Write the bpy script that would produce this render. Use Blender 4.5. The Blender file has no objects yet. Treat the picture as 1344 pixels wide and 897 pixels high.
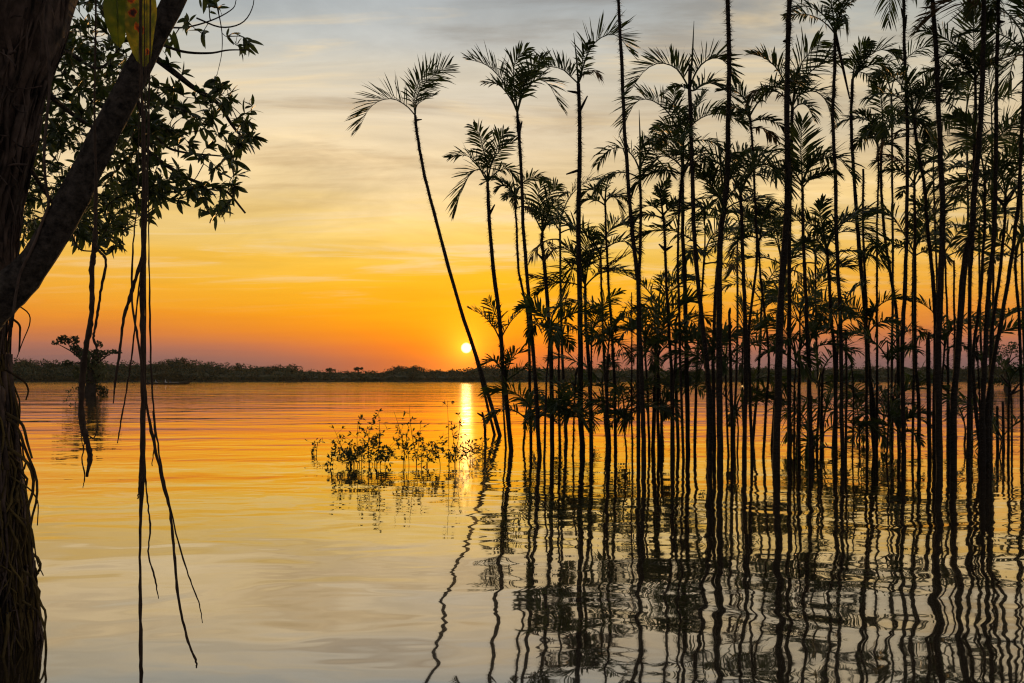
import bpy, math, random
from mathutils import Vector, Matrix, noise as mnoise

# ------------------------------------------------------------------ camera, light, world
F = 1307.0          # focal length in photograph pixels (35 mm on 36 mm, 1344 px wide)
H = 1.4             # eye height above the water
HY = 497.0          # row of the horizon
scene = bpy.context.scene
C = scene.collection
cam_data = bpy.data.cameras.new('camera')
cam = bpy.data.objects.new('camera', cam_data); C.objects.link(cam)
cam.location = (0, 0, H); cam.rotation_euler = (math.radians(90), 0, 0)
cam_data.sensor_width = 36.0; cam_data.lens = 36.0 * F / 1344.0
cam_data.shift_y = (HY - 448.5) / 1344.0
cam_data.clip_start = 0.05; cam_data.clip_end = 6000
scene.camera = cam

SUN_AZ = math.atan2(612 - 672, F)
SUN_EL = math.atan2(HY - 457, F)
sun_dir = Vector((math.sin(SUN_AZ) * math.cos(SUN_EL), math.cos(SUN_AZ) * math.cos(SUN_EL), math.sin(SUN_EL)))
sun_data = bpy.data.lights.new('sun', 'SUN')
sun_data.energy = 1.0; sun_data.angle = math.radians(0.53); sun_data.color = (1.0, 0.52, 0.16)
sun = bpy.data.objects.new('sun', sun_data); C.objects.link(sun)
sun.rotation_euler = sun_dir.to_track_quat('Z', 'Y').to_euler()
sun.location = (-40, 300, 60)

scene.render.engine = 'CYCLES'
scene.view_settings.view_transform = 'Standard'
scene.view_settings.look = 'None'
scene.view_settings.exposure = 0.0
scene.view_settings.gamma = 1.0
scene.view_settings.use_curve_mapping = False
scene.cycles.use_denoising = True
scene.cycles.max_bounces = 6
scene.cycles.sample_clamp_indirect = 6.0
scene.cycles.sample_clamp_direct = 2.4
scene.cycles.filter_width = 1.2


def lin(r, g, b):
    def f(c):
        c /= 255.0
        return c / 12.92 if c <= 0.04045 else ((c + 0.055) / 1.055) ** 2.4
    return (f(r), f(g), f(b), 1.0)


class NB:
    """small helper for building node graphs"""
    def __init__(self, tree):
        self.t = tree; self.n = tree.nodes; self.l = tree.links

    def node(self, kind, **kw):
        nd = self.n.new(kind)
        for k, v in kw.items():
            setattr(nd, k, v)
        return nd

    def put(self, sock, v):
        if v is None:
            return
        if hasattr(v, 'links') or hasattr(v, 'is_linked'):
            self.l.new(v, sock)
        else:
            sock.default_value = v

    def math(self, op, a, b=None, c=None, clamp=False):
        nd = self.node('ShaderNodeMath', operation=op, use_clamp=clamp)
        for i, v in enumerate((a, b, c)):
            if v is not None:
                self.put(nd.inputs[i], v)
        return nd.outputs[0]

    def vmath(self, op, a, b=None, scale=None):
        nd = self.node('ShaderNodeVectorMath', operation=op)
        self.put(nd.inputs[0], a)
        if b is not None:
            self.put(nd.inputs[1], b)
        if scale is not None:
            self.put(nd.inputs['Scale'], scale)
        return nd.outputs['Value'] if op in ('DOT_PRODUCT', 'LENGTH', 'DISTANCE') else nd.outputs['Vector']

    def mixc(self, fac, a, b, blend='MIX'):
        nd = self.node('ShaderNodeMix', data_type='RGBA', blend_type=blend)
        self.put(nd.inputs[0], fac); self.put(nd.inputs[6], a); self.put(nd.inputs[7], b)
        return nd.outputs[2]

    def ramp(self, fac, stops, interp='LINEAR'):
        nd = self.node('ShaderNodeValToRGB')
        cr = nd.color_ramp; cr.interpolation = interp
        while len(cr.elements) > 1:
            cr.elements.remove(cr.elements[-1])
        cr.elements[0].position = stops[0][0]; cr.elements[0].color = stops[0][1]
        for p, c in stops[1:]:
            e = cr.elements.new(p); e.color = c
        self.put(nd.inputs[0], fac)
        return nd.outputs[0]

    def noise(self, vec, scale, detail=2.0, rough=0.5, dist=0.0, dims='3D', w=None):
        nd = self.node('ShaderNodeTexNoise', noise_dimensions=dims)
        self.put(nd.inputs['Vector'], vec)
        nd.inputs['Scale'].default_value = scale
        nd.inputs['Detail'].default_value = detail
        nd.inputs['Roughness'].default_value = rough
        nd.inputs['Distortion'].default_value = dist
        return nd.outputs[0]

    def maprange(self, v, a, b, c=0.0, d=1.0, smooth=False):
        nd = self.node('ShaderNodeMapRange')
        nd.interpolation_type = 'SMOOTHSTEP' if smooth else 'LINEAR'
        self.put(nd.inputs[0], v)
        for i, x in enumerate((a, b, c, d)):
            nd.inputs[i + 1].default_value = x
        return nd.outputs[0]

    def xyz(self, x, y, z):
        nd = self.node('ShaderNodeCombineXYZ')
        for i, v in enumerate((x, y, z)):
            self.put(nd.inputs[i], v)
        return nd.outputs[0]


def build_world():
    w = bpy.data.worlds.new('World'); scene.world = w; w.use_nodes = True
    w.node_tree.nodes.clear()
    b = NB(w.node_tree)
    d = b.node('ShaderNodeTexCoord').outputs['Generated']
    d = b.vmath('NORMALIZE', d)
    sep = b.node('ShaderNodeSeparateXYZ'); b.l.new(d, sep.inputs[0])
    x, y, z = sep.outputs
    el = b.math('MULTIPLY', b.math('ARCSINE', b.math('MAXIMUM', z, 0.0)), 180 / math.pi)      # degrees
    az = b.math('SUBTRACT', b.math('ARCTAN2', x, y), SUN_AZ)
    azd = b.math('MULTIPLY', b.math('ABSOLUTE', b.math('WRAP', az, math.pi, -math.pi)), 180 / math.pi)
    # slow waviness of the cloud bands
    zz = b.math('ADD', b.math('MAXIMUM', z, 0.0), 0.07)
    px = b.math('DIVIDE', x, zz); py = b.math('DIVIDE', y, zz)
    cloudp = b.xyz(b.math('MULTIPLY', px, 0.55), b.math('MULTIPLY', py, 1.0), 0.0)
    n1 = b.noise(cloudp, 0.9, 5.0, 0.55, 0.6)
    n2 = b.noise(b.xyz(b.math('MULTIPLY', px, 0.5), b.math('MULTIPLY', py, 1.5), 3.7), 1.9, 6.0, 0.6, 0.4)
    el2 = b.math('ADD', el, b.math('MULTIPLY', b.math('SUBTRACT', n1, 0.5), b.maprange(el, 2.0, 12.0, 0.5, 6.0)))
    u = b.math('POWER', b.math('DIVIDE', b.math('MAXIMUM', el2, 0.0), 90.0, clamp=True), 0.5)

    def R(stops):
        return [((e / 90.0) ** 0.5, lin(*c)) for e, c in stops]
    upper = [(30, (142, 148, 154)), (55, (106, 118, 134)), (90, (88, 100, 120))]
    A = R([(0, (196, 88, 44)), (0.9, (214, 98, 36)), (1.7, (240, 118, 14)), (2.6, (252, 146, 8)), (4.0, (255, 170, 6)),
           (5.4, (254, 188, 32)), (6.8, (252, 202, 76)), (8.4, (249, 212, 122)), (10.5, (246, 217, 160)),
           (12.8, (240, 217, 176)), (15, (230, 214, 186)), (17, (214, 206, 188)), (19, (194, 194, 188)), (21, (176, 182, 184))] + upper)
    B = R([(0, (118, 92, 92)), (0.7, (130, 98, 96)), (1.2, (146, 104, 97)), (1.85, (178, 114, 92)), (2.5, (212, 126, 70)), (3.5, (236, 144, 54)),
           (5.0, (244, 170, 62)), (6.5, (246, 186, 80)), (8.4, (242, 198, 114)), (10.5, (238, 206, 148)),
           (12.8, (232, 208, 166)), (15, (222, 208, 178)), (17, (208, 203, 186)), (19, (192, 195, 188)), (21, (178, 186, 188))] + upper)
    Cc = R([(0, (72, 66, 74)), (3, (94, 82, 86)), (8, (112, 98, 100)), (14, (110, 104, 108)), (25, (100, 102, 110)), (55, (92, 102, 118)), (90, (88, 100, 120))])
    ca = b.ramp(u, A); cb = b.ramp(u, B); cc = b.ramp(u, Cc)
    wa = b.math('EXPONENT', b.math('MULTIPLY', b.math('POWER', b.math('DIVIDE', azd, b.maprange(el, 0.8, 4.0, 8.0, 20.0, True)), 2.0), -1.0))
    col = b.mixc(wa, cb, ca)
    col = b.mixc(b.maprange(azd, 40.0, 115.0, 0, 1, True), col, cc)
    # clouds: grey veils and pale streaks, stronger higher up
    hi = b.maprange(el, 4.0, 15.0, 0.0, 1.0, True)
    veil = b.math('MULTIPLY', b.maprange(n2, 0.50, 0.70, 0.0, 0.6, True), hi)
    col = b.mixc(veil, col, b.mixc(0.72, col, (0.42, 0.30, 0.20, 1), 'MULTIPLY'))
    n3 = b.noise(b.xyz(b.math('MULTIPLY', px, 0.35), b.math('MULTIPLY', py, 1.1), 9.1), 2.6, 5.0, 0.62, 0.8)
    streak = b.math('MULTIPLY', b.maprange(n3, 0.48, 0.70, 0.0, 0.65, True), b.maprange(el, 3.0, 8.0, 0.0, 1.0, True))
    col = b.mixc(streak, col, lin(250, 222, 172))
    blue = b.math('MULTIPLY', b.maprange(n1, 0.42, 0.30, 0.0, 0.55, True), b.maprange(el, 12.0, 20.0, 0.0, 1.0, True))
    col = b.mixc(blue, col, lin(150, 168, 182))
    n4 = b.noise(b.xyz(b.math('MULTIPLY', px, 0.6), b.math('MULTIPLY', py, 0.9), 17.3), 1.5, 6.0, 0.6, 1.0)
    mott = b.math('ADD', 1.0, b.math('MULTIPLY', b.math('SUBTRACT', n4, 0.48), b.maprange(el, 3.0, 12.0, 0.1, 1.1, True)))
    col = b.vmath('SCALE', col, scale=mott)
    # glow round the sun, and its disc
    ang = b.math('MULTIPLY', b.math('ARCCOSINE', b.math('MINIMUM', b.vmath('DOT_PRODUCT', d, tuple(sun_dir)), 1.0)), 180 / math.pi)
    g1 = b.math('MULTIPLY', b.math('EXPONENT', b.math('DIVIDE', ang, -0.85)), 1.5)
    g2 = b.math('MULTIPLY', b.math('EXPONENT', b.math('DIVIDE', ang, -3.0)), 0.46)
    glow = b.vmath('ADD', b.vmath('SCALE', (1.0, 0.42, 0.03), scale=g1), b.vmath('SCALE', (1.0, 0.28, 0.0), scale=g2))
    disc = b.vmath('SCALE', (1.0, 0.84, 0.42), scale=b.math('MULTIPLY', b.maprange(ang, 0.19, 0.33, 1.0, 0.0, True), 4.0))
    col = b.vmath('ADD', b.vmath('ADD', col, glow), disc)
    sky = b.node('ShaderNodeTexSky', sky_type='NISHITA')
    sky.sun_disc = False; sky.sun_elevation = SUN_EL; sky.sun_rotation = SUN_AZ
    sky.air_density = 1.0; sky.dust_density = 2.0; sky.ozone_density = 1.0
    bg1 = b.node('ShaderNodeBackground'); b.l.new(sky.outputs[0], bg1.inputs[0]); bg1.inputs[1].default_value = 0.05
    bg2 = b.node('ShaderNodeBackground'); b.l.new(col, bg2.inputs[0]); bg2.inputs[1].default_value = 1.0
    mx = b.node('ShaderNodeMixShader'); mx.inputs[0].default_value = 0.92
    b.l.new(bg1.outputs[0], mx.inputs[1]); b.l.new(bg2.outputs[0], mx.inputs[2])
    out = b.node('ShaderNodeOutputWorld'); b.l.new(mx.outputs[0], out.inputs[0])


build_world()

# ------------------------------------------------------------------ materials
MATS = {}


def material(name):
    m = bpy.data.materials.new(name); m.use_nodes = True
    m.node_tree.nodes.clear()
    b = NB(m.node_tree)
    out = b.node('ShaderNodeOutputMaterial')
    MATS[name] = m
    return m, b, out


def simple(name, c1, c2, scale, rough=0.75, translucent=0.0, bump=0.0, bscale=None, stretch=(1, 1, 1), trans_col=None, spec=0.3):
    m, b, out = material(name)
    tc = b.node('ShaderNodeTexCoord').outputs['Object']
    rnd = b.node('ShaderNodeObjectInfo').outputs['Random']
    v = b.vmath('MULTIPLY', tc, stretch)
    v = b.vmath('ADD', v, b.xyz(b.math('MULTIPLY', rnd, 31.0), 0.0, 0.0))
    n = b.noise(v, scale, 5.0, 0.6)
    col = b.mixc(b.maprange(n, 0.35, 0.65), (*c1, 1), (*c2, 1))
    bs = b.node('ShaderNodeBsdfPrincipled')
    b.l.new(col, bs.inputs['Base Color'])
    bs.inputs['Roughness'].default_value = rough
    bs.inputs['Specular IOR Level'].default_value = spec
    if bump:
        bn = b.node('ShaderNodeBump'); bn.inputs['Strength'].default_value = bump; bn.inputs['Distance'].default_value = 0.02
        b.l.new(b.noise(v, bscale or scale * 3, 6.0, 0.65), bn.inputs['Height'])
        b.l.new(bn.outputs[0], bs.inputs['Normal'])
    if translucent:
        tr = b.node('ShaderNodeBsdfTranslucent')
        tcv = b.mixc(1.0, col, (*(trans_col or (2.2, 2.4, 1.2)), 1), 'MULTIPLY')
        b.l.new(tcv, tr.inputs[0])
        mx = b.node('ShaderNodeMixShader'); mx.inputs[0].default_value = translucent
        b.l.new(bs.outputs[0], mx.inputs[1]); b.l.new(tr.outputs[0], mx.inputs[2])
        b.l.new(mx.outputs[0], out.inputs[0])
    else:
        b.l.new(bs.outputs[0], out.inputs[0])
    return m


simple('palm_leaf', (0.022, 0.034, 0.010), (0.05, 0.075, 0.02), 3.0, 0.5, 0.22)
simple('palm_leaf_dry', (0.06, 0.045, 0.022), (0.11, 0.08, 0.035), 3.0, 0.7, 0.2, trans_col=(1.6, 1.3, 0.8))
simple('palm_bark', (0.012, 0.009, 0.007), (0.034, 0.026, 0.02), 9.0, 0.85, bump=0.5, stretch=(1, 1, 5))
simple('spine', (0.02, 0.016, 0.012), (0.035, 0.028, 0.02), 5.0, 0.7)
simple('bark', (0.010, 0.007, 0.006), (0.16, 0.112, 0.09), 9.0, 0.9, bump=1.0, bscale=30, stretch=(1, 1, 0.6))
simple('limb_bark', (0.012, 0.009, 0.007), (0.095, 0.078, 0.066), 26.0, 0.85, bump=1.0, bscale=60)
simple('moss_root', (0.03, 0.02, 0.012), (0.16, 0.115, 0.035), 6.0, 0.9, bump=0.5, bscale=40)
simple('root', (0.035, 0.022, 0.015), (0.08, 0.052, 0.036), 14.0, 0.85, bump=0.5, bscale=60)
simple('leaf', (0.028, 0.045, 0.014), (0.055, 0.075, 0.022), 12.0, 0.42, 0.25, spec=0.45)
simple('big_leaf', (0.045, 0.08, 0.012), (0.095, 0.11, 0.016), 14.0, 0.4, 0.6, trans_col=(2.4, 2.2, 1.0), spec=0.4)
simple('midrib', (0.16, 0.2, 0.05), (0.2, 0.24, 0.07), 9.0, 0.5, 0.4)
simple('shrub_leaf', (0.03, 0.05, 0.016), (0.06, 0.07, 0.022), 9.0, 0.5, 0.2)
simple('far_leaf', (0.026, 0.036, 0.018), (0.085, 0.10, 0.05), 0.22, 0.8, 0.1)
simple('far_bark', (0.03, 0.024, 0.018), (0.06, 0.05, 0.04), 2.0, 0.9)
simple('soil', (0.04, 0.035, 0.02), (0.08, 0.065, 0.035), 0.4, 0.95)
simple('hull', (0.035, 0.025, 0.018), (0.06, 0.045, 0.03), 3.0, 0.6)
simple('hull_trim', (0.35, 0.33, 0.28), (0.42, 0.4, 0.34), 3.0, 0.6)
simple('dark_metal', (0.03, 0.03, 0.035), (0.05, 0.05, 0.055), 3.0, 0.4)
for nm, c in (('cloth_grey', (0.28, 0.3, 0.34)), ('cloth_navy', (0.04, 0.05, 0.10)), ('cloth_green', (0.05, 0.09, 0.05)), ('cloth_black', (0.03, 0.03, 0.03)), ('cloth_white', (0.5, 0.5, 0.5))):
    simple(nm, c, tuple(x * 1.2 for x in c), 6.0, 0.9)


def spotted_leaf():
    """yellowing leaf with orange ringed blotches (real stains of the leaf)"""
    m, b, out = material('spotted_leaf')
    tc = b.node('ShaderNodeTexCoord').outputs['UV']
    sep = b.node('ShaderNodeSeparateXYZ'); b.l.new(tc, sep.inputs[0])
    v = b.xyz(sep.outputs[0], b.math('MULTIPLY', sep.outputs[1], 2.6), 0.0)
    nz = b.noise(v, 5.0, 3.0, 0.6)
    col = b.mixc(b.maprange(nz, 0.35, 0.65), (0.10, 0.12, 0.014, 1), (0.21, 0.17, 0.016, 1))
    for (cx, cy, r) in ((0.20, 0.42, 0.19), (0.17, 0.82, 0.17), (0.22, 1.22, 0.16), (0.44, 1.66, 0.15), (0.75, 2.2, 0.12)):
        dd = b.math('ADD', b.vmath('DISTANCE', v, (cx, cy, 0.0)), b.math('MULTIPLY', b.math('SUBTRACT', nz, 0.5), 0.42))
        f = b.maprange(dd, r, r * 0.78, 0, 1, True)
        ring = b.ramp(b.math('DIVIDE', dd, r, clamp=True), [(0.0, (0.03, 0.012, 0.01, 1)), (0.35, (0.10, 0.02, 0.01, 1)), (0.6, (0.30, 0.05, 0.008, 1)), (0.85, (0.42, 0.13, 0.012, 1)), (1.0, (0.35, 0.22, 0.02, 1))])
        col = b.mixc(f, col, ring)
    bs = b.node('ShaderNodeBsdfPrincipled'); b.l.new(col, bs.inputs['Base Color']); bs.inputs['Roughness'].default_value = 0.45
    tr = b.node('ShaderNodeBsdfTranslucent'); b.l.new(b.mixc(1.0, col, (1.9, 1.9, 1.5, 1), 'MULTIPLY'), tr.inputs[0])
    mx = b.node('ShaderNodeMixShader'); mx.inputs[0].default_value = 0.6
    b.l.new(bs.outputs[0], mx.inputs[1]); b.l.new(tr.outputs[0], mx.inputs[2]); b.l.new(mx.outputs[0], out.inputs[0])


spotted_leaf()


def water_material():
    g = bpy.data.node_groups.new('wave_height', 'ShaderNodeTree')
    g.interface.new_socket('P', in_out='INPUT', socket_type='NodeSocketVector')
    g.interface.new_socket('H', in_out='OUTPUT', socket_type='NodeSocketFloat')
    b = NB(g)
    gi = b.node('NodeGroupInput'); go = b.node('NodeGroupOutput')
    p = gi.outputs[0]
    # (stretch x, stretch y, scale per metre, height in metres, detail)
    layers = [((0.35, 1.0, 1.0), 0.16, 0.030, 1.0, 0.3),
              ((0.10, 1.0, 1.0), 0.40, 0.016, 1.5, 0.2),
              ((0.55, 1.0, 1.0), 0.5, 0.0130, 1.0, 0.5),
              ((0.8, 1.0, 1.0), 1.15, 0.0056, 1.0, 0.8),
              ((0.7, 1.0, 1.0), 2.7, 0.0013, 1.0, 0.6),
              ((0.3, 1.0, 1.0), 4.5, 0.0004, 1.0, 0.2)]
    tot = None
    for i, (st, sc, amp, det, dist) in enumerate(layers):
        v = b.vmath('ADD', b.vmath('MULTIPLY', p, st), (13.7 * i, 5.1 * i, 0))
        n = b.math('MULTIPLY', b.noise(v, sc, det, 0.45, dist), amp * 2.0)
        tot = n if tot is None else b.math('ADD', tot, n)
    b.l.new(tot, go.inputs[0])

    m, b, out = material('water')
    pos = b.node('ShaderNodeNewGeometry').outputs['Position']

    def hgt(off):
        nd = b.node('ShaderNodeGroup'); nd.node_tree = g
        b.put(nd.inputs[0], b.vmath('ADD', pos, off))
        return nd.outputs[0]
    e = 0.02
    h0, hx, hy = hgt((0, 0, 0)), hgt((e, 0, 0)), hgt((0, e, 0))
    # wind patches: some areas calm, some ruffled
    patch = b.noise(b.vmath('MULTIPLY', pos, (0.05, 0.12, 0.0)), 1.0, 2.0, 0.5)
    k = b.maprange(patch, 0.35, 0.65, 0.5, 1.1, True)
    sp = b.node('ShaderNodeSeparateXYZ'); b.l.new(pos, sp.inputs[0])
    k = b.math('MULTIPLY', k, b.maprange(sp.outputs[1], 30.0, 160.0, 1.0, 2.6, True))      # open lake is more ruffled than the sheltered shallows
    sx = b.math('MULTIPLY', b.math('DIVIDE', b.math('SUBTRACT', h0, hx), e), k)
    sy = b.math('MULTIPLY', b.math('DIVIDE', b.math('SUBTRACT', h0, hy), e), k)
    nrm = b.vmath('NORMALIZE', b.xyz(sx, sy, 1.0))
    gl = b.node('ShaderNodeBsdfGlossy'); gl.inputs['Roughness'].default_value = 0.018
    gl.inputs['Color'].default_value = (0.97, 0.95, 0.92, 1)
    b.l.new(nrm, gl.inputs['Normal'])
    g2 = b.node('ShaderNodeBsdfGlossy'); g2.inputs['Roughness'].default_value = 0.10
    g2.inputs['Color'].default_value = (0.97, 0.95, 0.92, 1); b.l.new(nrm, g2.inputs['Normal'])
    gm = b.node('ShaderNodeMixShader'); gm.inputs[0].default_value = 0.07
    b.l.new(gl.outputs[0], gm.inputs[1]); b.l.new(g2.outputs[0], gm.inputs[2])
    df = b.node('ShaderNodeBsdfDiffuse'); df.inputs[0].default_value = (0.030, 0.022, 0.012, 1)
    lw = b.node('ShaderNodeLayerWeight'); lw.inputs[0].default_value = 0.5
    fac = b.ramp(lw.outputs['Facing'], [(0.0, (0.04,) * 3 + (1,)), (0.45, (0.25,) * 3 + (1,)), (0.72, (0.49,) * 3 + (1,)), (0.85, (0.66,) * 3 + (1,)), (0.93, (0.9,) * 3 + (1,)), (1.0, (1,) * 4)])
    mx = b.node('ShaderNodeMixShader')
    b.l.new(fac, mx.inputs[0]); b.l.new(df.outputs[0], mx.inputs[1]); b.l.new(gm.outputs[0], mx.inputs[2])
    b.l.new(mx.outputs[0], out.inputs[0])


water_material()

# ------------------------------------------------------------------ geometry helpers
def P(px, py, d):
    """photograph pixel at depth d (metres) -> world point"""
    return Vector(((px - 672.0) / F * d, d, H - (py - HY) / F * d))


def depth_of(py):
    """depth at which the water surface shows on row py"""
    return F * H / (py - HY)


class MB:
    def __init__(self):
        self.v = []; self.f = []; self.uv = None

    def tube(self, pts, radii, sides=6, cap=True, wob=0.0, rng=None):
        n = len(pts)
        pts = [Vector(p) for p in pts]
        base = len(self.v)
        up = None
        for i in range(n):
            t = (pts[min(i + 1, n - 1)] - pts[max(i - 1, 0)])
            if t.length < 1e-9:
                t = Vector((0, 0, 1))
            t.normalize()
            if up is None:
                a = Vector((1, 0, 0)) if abs(t.x) < 0.8 else Vector((0, 1, 0))
                up = (a - t * a.dot(t)).normalized()
            else:
                up = up - t * up.dot(t)
                if up.length < 1e-6:
                    up = t.orthogonal()
                up.normalize()
            s = t.cross(up)
            r = radii[i] if not isinstance(radii, (int, float)) else radii
            for k in range(sides):
                a = 2 * math.pi * k / sides
                rr = r * (1 + (rng.uniform(-wob, wob) if wob else 0))
                self.v.append(pts[i] + (up * math.cos(a) + s * math.sin(a)) * rr)
        for i in range(n - 1):
            for k in range(sides):
                a = base + i * sides + k; b2 = base + i * sides + (k + 1) % sides
                self.f.append((a, b2, b2 + sides, a + sides))
        if cap:
            self.f.append(tuple(base + (n - 1) * sides + k for k in range(sides)))
            self.f.append(tuple(base + k for k in reversed(range(sides))))

    def tri(self, a, b, c):
        i = len(self.v); self.v += [a, b, c]; self.f.append((i, i + 1, i + 2))

    def quad(self, a, b, c, d):
        i = len(self.v); self.v += [a, b, c, d]; self.f.append((i, i + 1, i + 2, i + 3))

    def box(self, lo, hi):
        i = len(self.v)
        for z in (lo[2], hi[2]):
            for (x, y) in ((lo[0], lo[1]), (hi[0], lo[1]), (hi[0], hi[1]), (lo[0], hi[1])):
                self.v.append(Vector((x, y, z)))
        for q in ((3, 2, 1, 0), (4, 5, 6, 7), (0, 1, 5, 4), (1, 2, 6, 5), (2, 3, 7, 6), (3, 0, 4, 7)):
            self.f.append(tuple(i + k for k in q))

    def leaf(self, p, d, nrm, length, width, bend=0.15, segs=5, fold=0.25):
        """pointed elliptic blade folded along its midrib"""
        d = d.normalized()
        s = d.cross(nrm)
        if s.length < 1e-6:
            s = d.orthogonal()
        s.normalize(); n = s.cross(d)
        base = len(self.v)
        for i in range(segs + 1):
            t = i / segs
            w = width * 0.5 * (math.sin(math.pi * min(1, t ** 0.85)) ** 0.62 if 0 < t < 1 else 0.06)
            c = p + d * (length * t) - n * (bend * length * t * t)
            self.v += [c - s * w + n * (w * fold), c, c + s * w + n * (w * fold)]
        for i in range(segs):
            a = base + i * 3
            self.f += [(a, a + 1, a + 4, a + 3), (a + 1, a + 2, a + 5, a + 4)]

    def mesh(self, name, smooth=True):
        me = bpy.data.meshes.new(name)
        me.from_pydata([tuple(v) for v in self.v], [], self.f)
        if smooth:
            me.polygons.foreach_set('use_smooth', [True] * len(me.polygons))
        me.update()
        return me

    def build(self, name, mat, parent=None, smooth=True, origin=None):
        if origin is not None:
            o3 = Vector(origin)
            self.v = [Vector(v) - o3 for v in self.v]
        ob = bpy.data.objects.new(name, self.mesh(name, smooth))
        if origin is not None:
            ob.location = origin
        ob.data.materials.append(MATS[mat])
        C.objects.link(ob)
        if parent is not None:
            ob.parent = parent
        return ob


def tag(o, label=None, cat=None, group=None, kind=None):
    if label: o['label'] = label
    if cat: o['category'] = cat
    if group: o['group'] = group
    if kind: o['kind'] = kind
    return o


def empty(name, loc):
    o = bpy.data.objects.new(name, None); o.empty_display_size = 0.1
    o.location = loc; C.objects.link(o)
    return o


def resample(pts, n):
    """Catmull-Rom through pts, n points"""
    pts = [Vector(p) for p in pts]
    if len(pts) == 2:
        return [pts[0].lerp(pts[1], i / (n - 1)) for i in range(n)]
    ext = [pts[0] * 2 - pts[1]] + pts + [pts[-1] * 2 - pts[-2]]
    segs = len(pts) - 1
    out = []
    for i in range(n):
        u = i / (n - 1) * segs
        k = min(int(u), segs - 1); t = u - k
        p0, p1, p2, p3 = ext[k:k + 4]
        out.append(0.5 * ((2 * p1) + (p2 - p0) * t + (2 * p0 - 5 * p1 + 4 * p2 - p3) * t * t + (3 * p1 - p0 - 3 * p2 + p3) * t ** 3))
    return out


def local(pts, o):
    return [Vector(p) - o for p in pts]


# ------------------------------------------------------------------ setting: water, lake bed, far bank
m = MB(); m.quad(Vector((-1500, -60, 0)), Vector((1500, -60, 0)), Vector((1500, 1450, 0)), Vector((-1500, 1450, 0)))
tag(m.build('water', 'water', smooth=False), kind='structure')
m = MB(); m.quad(Vector((-1500, -60, -1.0)), Vector((1500, -60, -1.0)), Vector((1500, 1450, -1.0)), Vector((-1500, 1450, -1.0)))
tag(m.build('lake_bed', 'soil', smooth=False), kind='structure')


def shore_y(x):
    """depth of the far shore line at x metres"""
    return 430 + 26 * math.sin(x * 0.006 + 0.6) + 7 * math.sin(x * 0.031) + 3 * math.sin(x * 0.11)


def shore_top(px):
    """row of the forest's top edge in the photograph"""
    k = [(-400, 472), (30, 471), (110, 473), (185, 475), (200, 472), (232, 470), (262, 474), (300, 480), (350, 479), (372, 478), (395, 484), (450, 487),
         (500, 487), (520, 481), (540, 481), (560, 485), (600, 484), (640, 479), (680, 481), (800, 482), (900, 484), (1000, 481), (1080, 482), (1180, 480), (1260, 481), (1800, 478)]
    for (a, ya), (b2, yb) in zip(k, k[1:]):
        if px <= b2:
            return ya + (yb - ya) * max(0, (px - a)) / (b2 - a)
    return 480


bank = MB()
NX = 260
rows = []
for j, (dy, z) in enumerate(((-1, -1.0), (0.5, 0.05), (6, 0.6), (25, 1.6), (90, 2.2), (900, 3.0))):
    row = []
    for i in range(NX + 1):
        x = -1490 + 2980 * i / NX
        bank.v.append(Vector((x, shore_y(x) + dy, z + (0.25 * math.sin(x * 0.4 + j) if z > 0.2 else 0))))
for j in range(5):
    for i in range(NX):
        a = j * (NX + 1) + i
        bank.f.append((a, a + 1, a + NX + 2, a + NX + 1))
tag(bank.build('far_bank', 'soil'), kind='structure')


def clump(mb, c, rx, ry, rz, n, size, rng, hollow=0.55):
    for _ in range(n):
        while True:
            q = Vector((rng.uniform(-1, 1), rng.uniform(-1, 1), rng.uniform(-1, 1)))
            if hollow < q.length < 1:
                break
        p = c + Vector((q.x * rx, q.y * ry, q.z * rz))
        nr = Vector((rng.gauss(0, 1), rng.gauss(0, 1), rng.gauss(0, 1) + 0.6)).normalized()
        a = nr.orthogonal().normalized(); a = Matrix.Rotation(rng.uniform(0, 6.28), 3, nr) @ a
        b2 = nr.cross(a)
        s = size * rng.uniform(0.6, 1.35)
        mb.quad(p - a * s, p - b2 * s * 0.55, p + a * s, p + b2 * s * 0.55)


rng = random.Random(11)
forest = MB()
x = -420.0
while x < 430:
    px = 672 + x / 440 * F
    for row in range(4):
        yy = shore_y(x) + 4 + row * 7 + rng.uniform(-2, 2)
        d = yy
        top = H + (HY - shore_top(px)) / F * d
        top *= (0.58, 0.80, 0.94, 1.0)[row] * rng.uniform(0.92, 1.05)
        r = rng.uniform(2.2, 3.9)
        xx = x + rng.uniform(-2.5, 2.5)
        zc = max(top - r * 0.75, 1.2)
        clump(forest, Vector((xx, yy, zc)), r, r, r * 0.8, 80 if row > 1 else 44, 0.40 if row > 1 else 0.6, rng, 0.2)
        if rng.random() < 0.6:
            clump(forest, Vector((xx + rng.uniform(-2, 2), yy - 1, zc + r * 0.5)), r * 0.5, r * 0.5, r * 0.4, 26, 0.34, rng, 0.1)
        # the darker lower storey down to the water
        z = zc - r * 0.6
        while z > 0.2:
            clump(forest, Vector((xx, yy - 1.0, z)), r * 1.1, r * 0.7, 1.3, 16, 0.75, rng, 0.1)
            z -= 1.7
    x += rng.uniform(2.6, 4.0)
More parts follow.
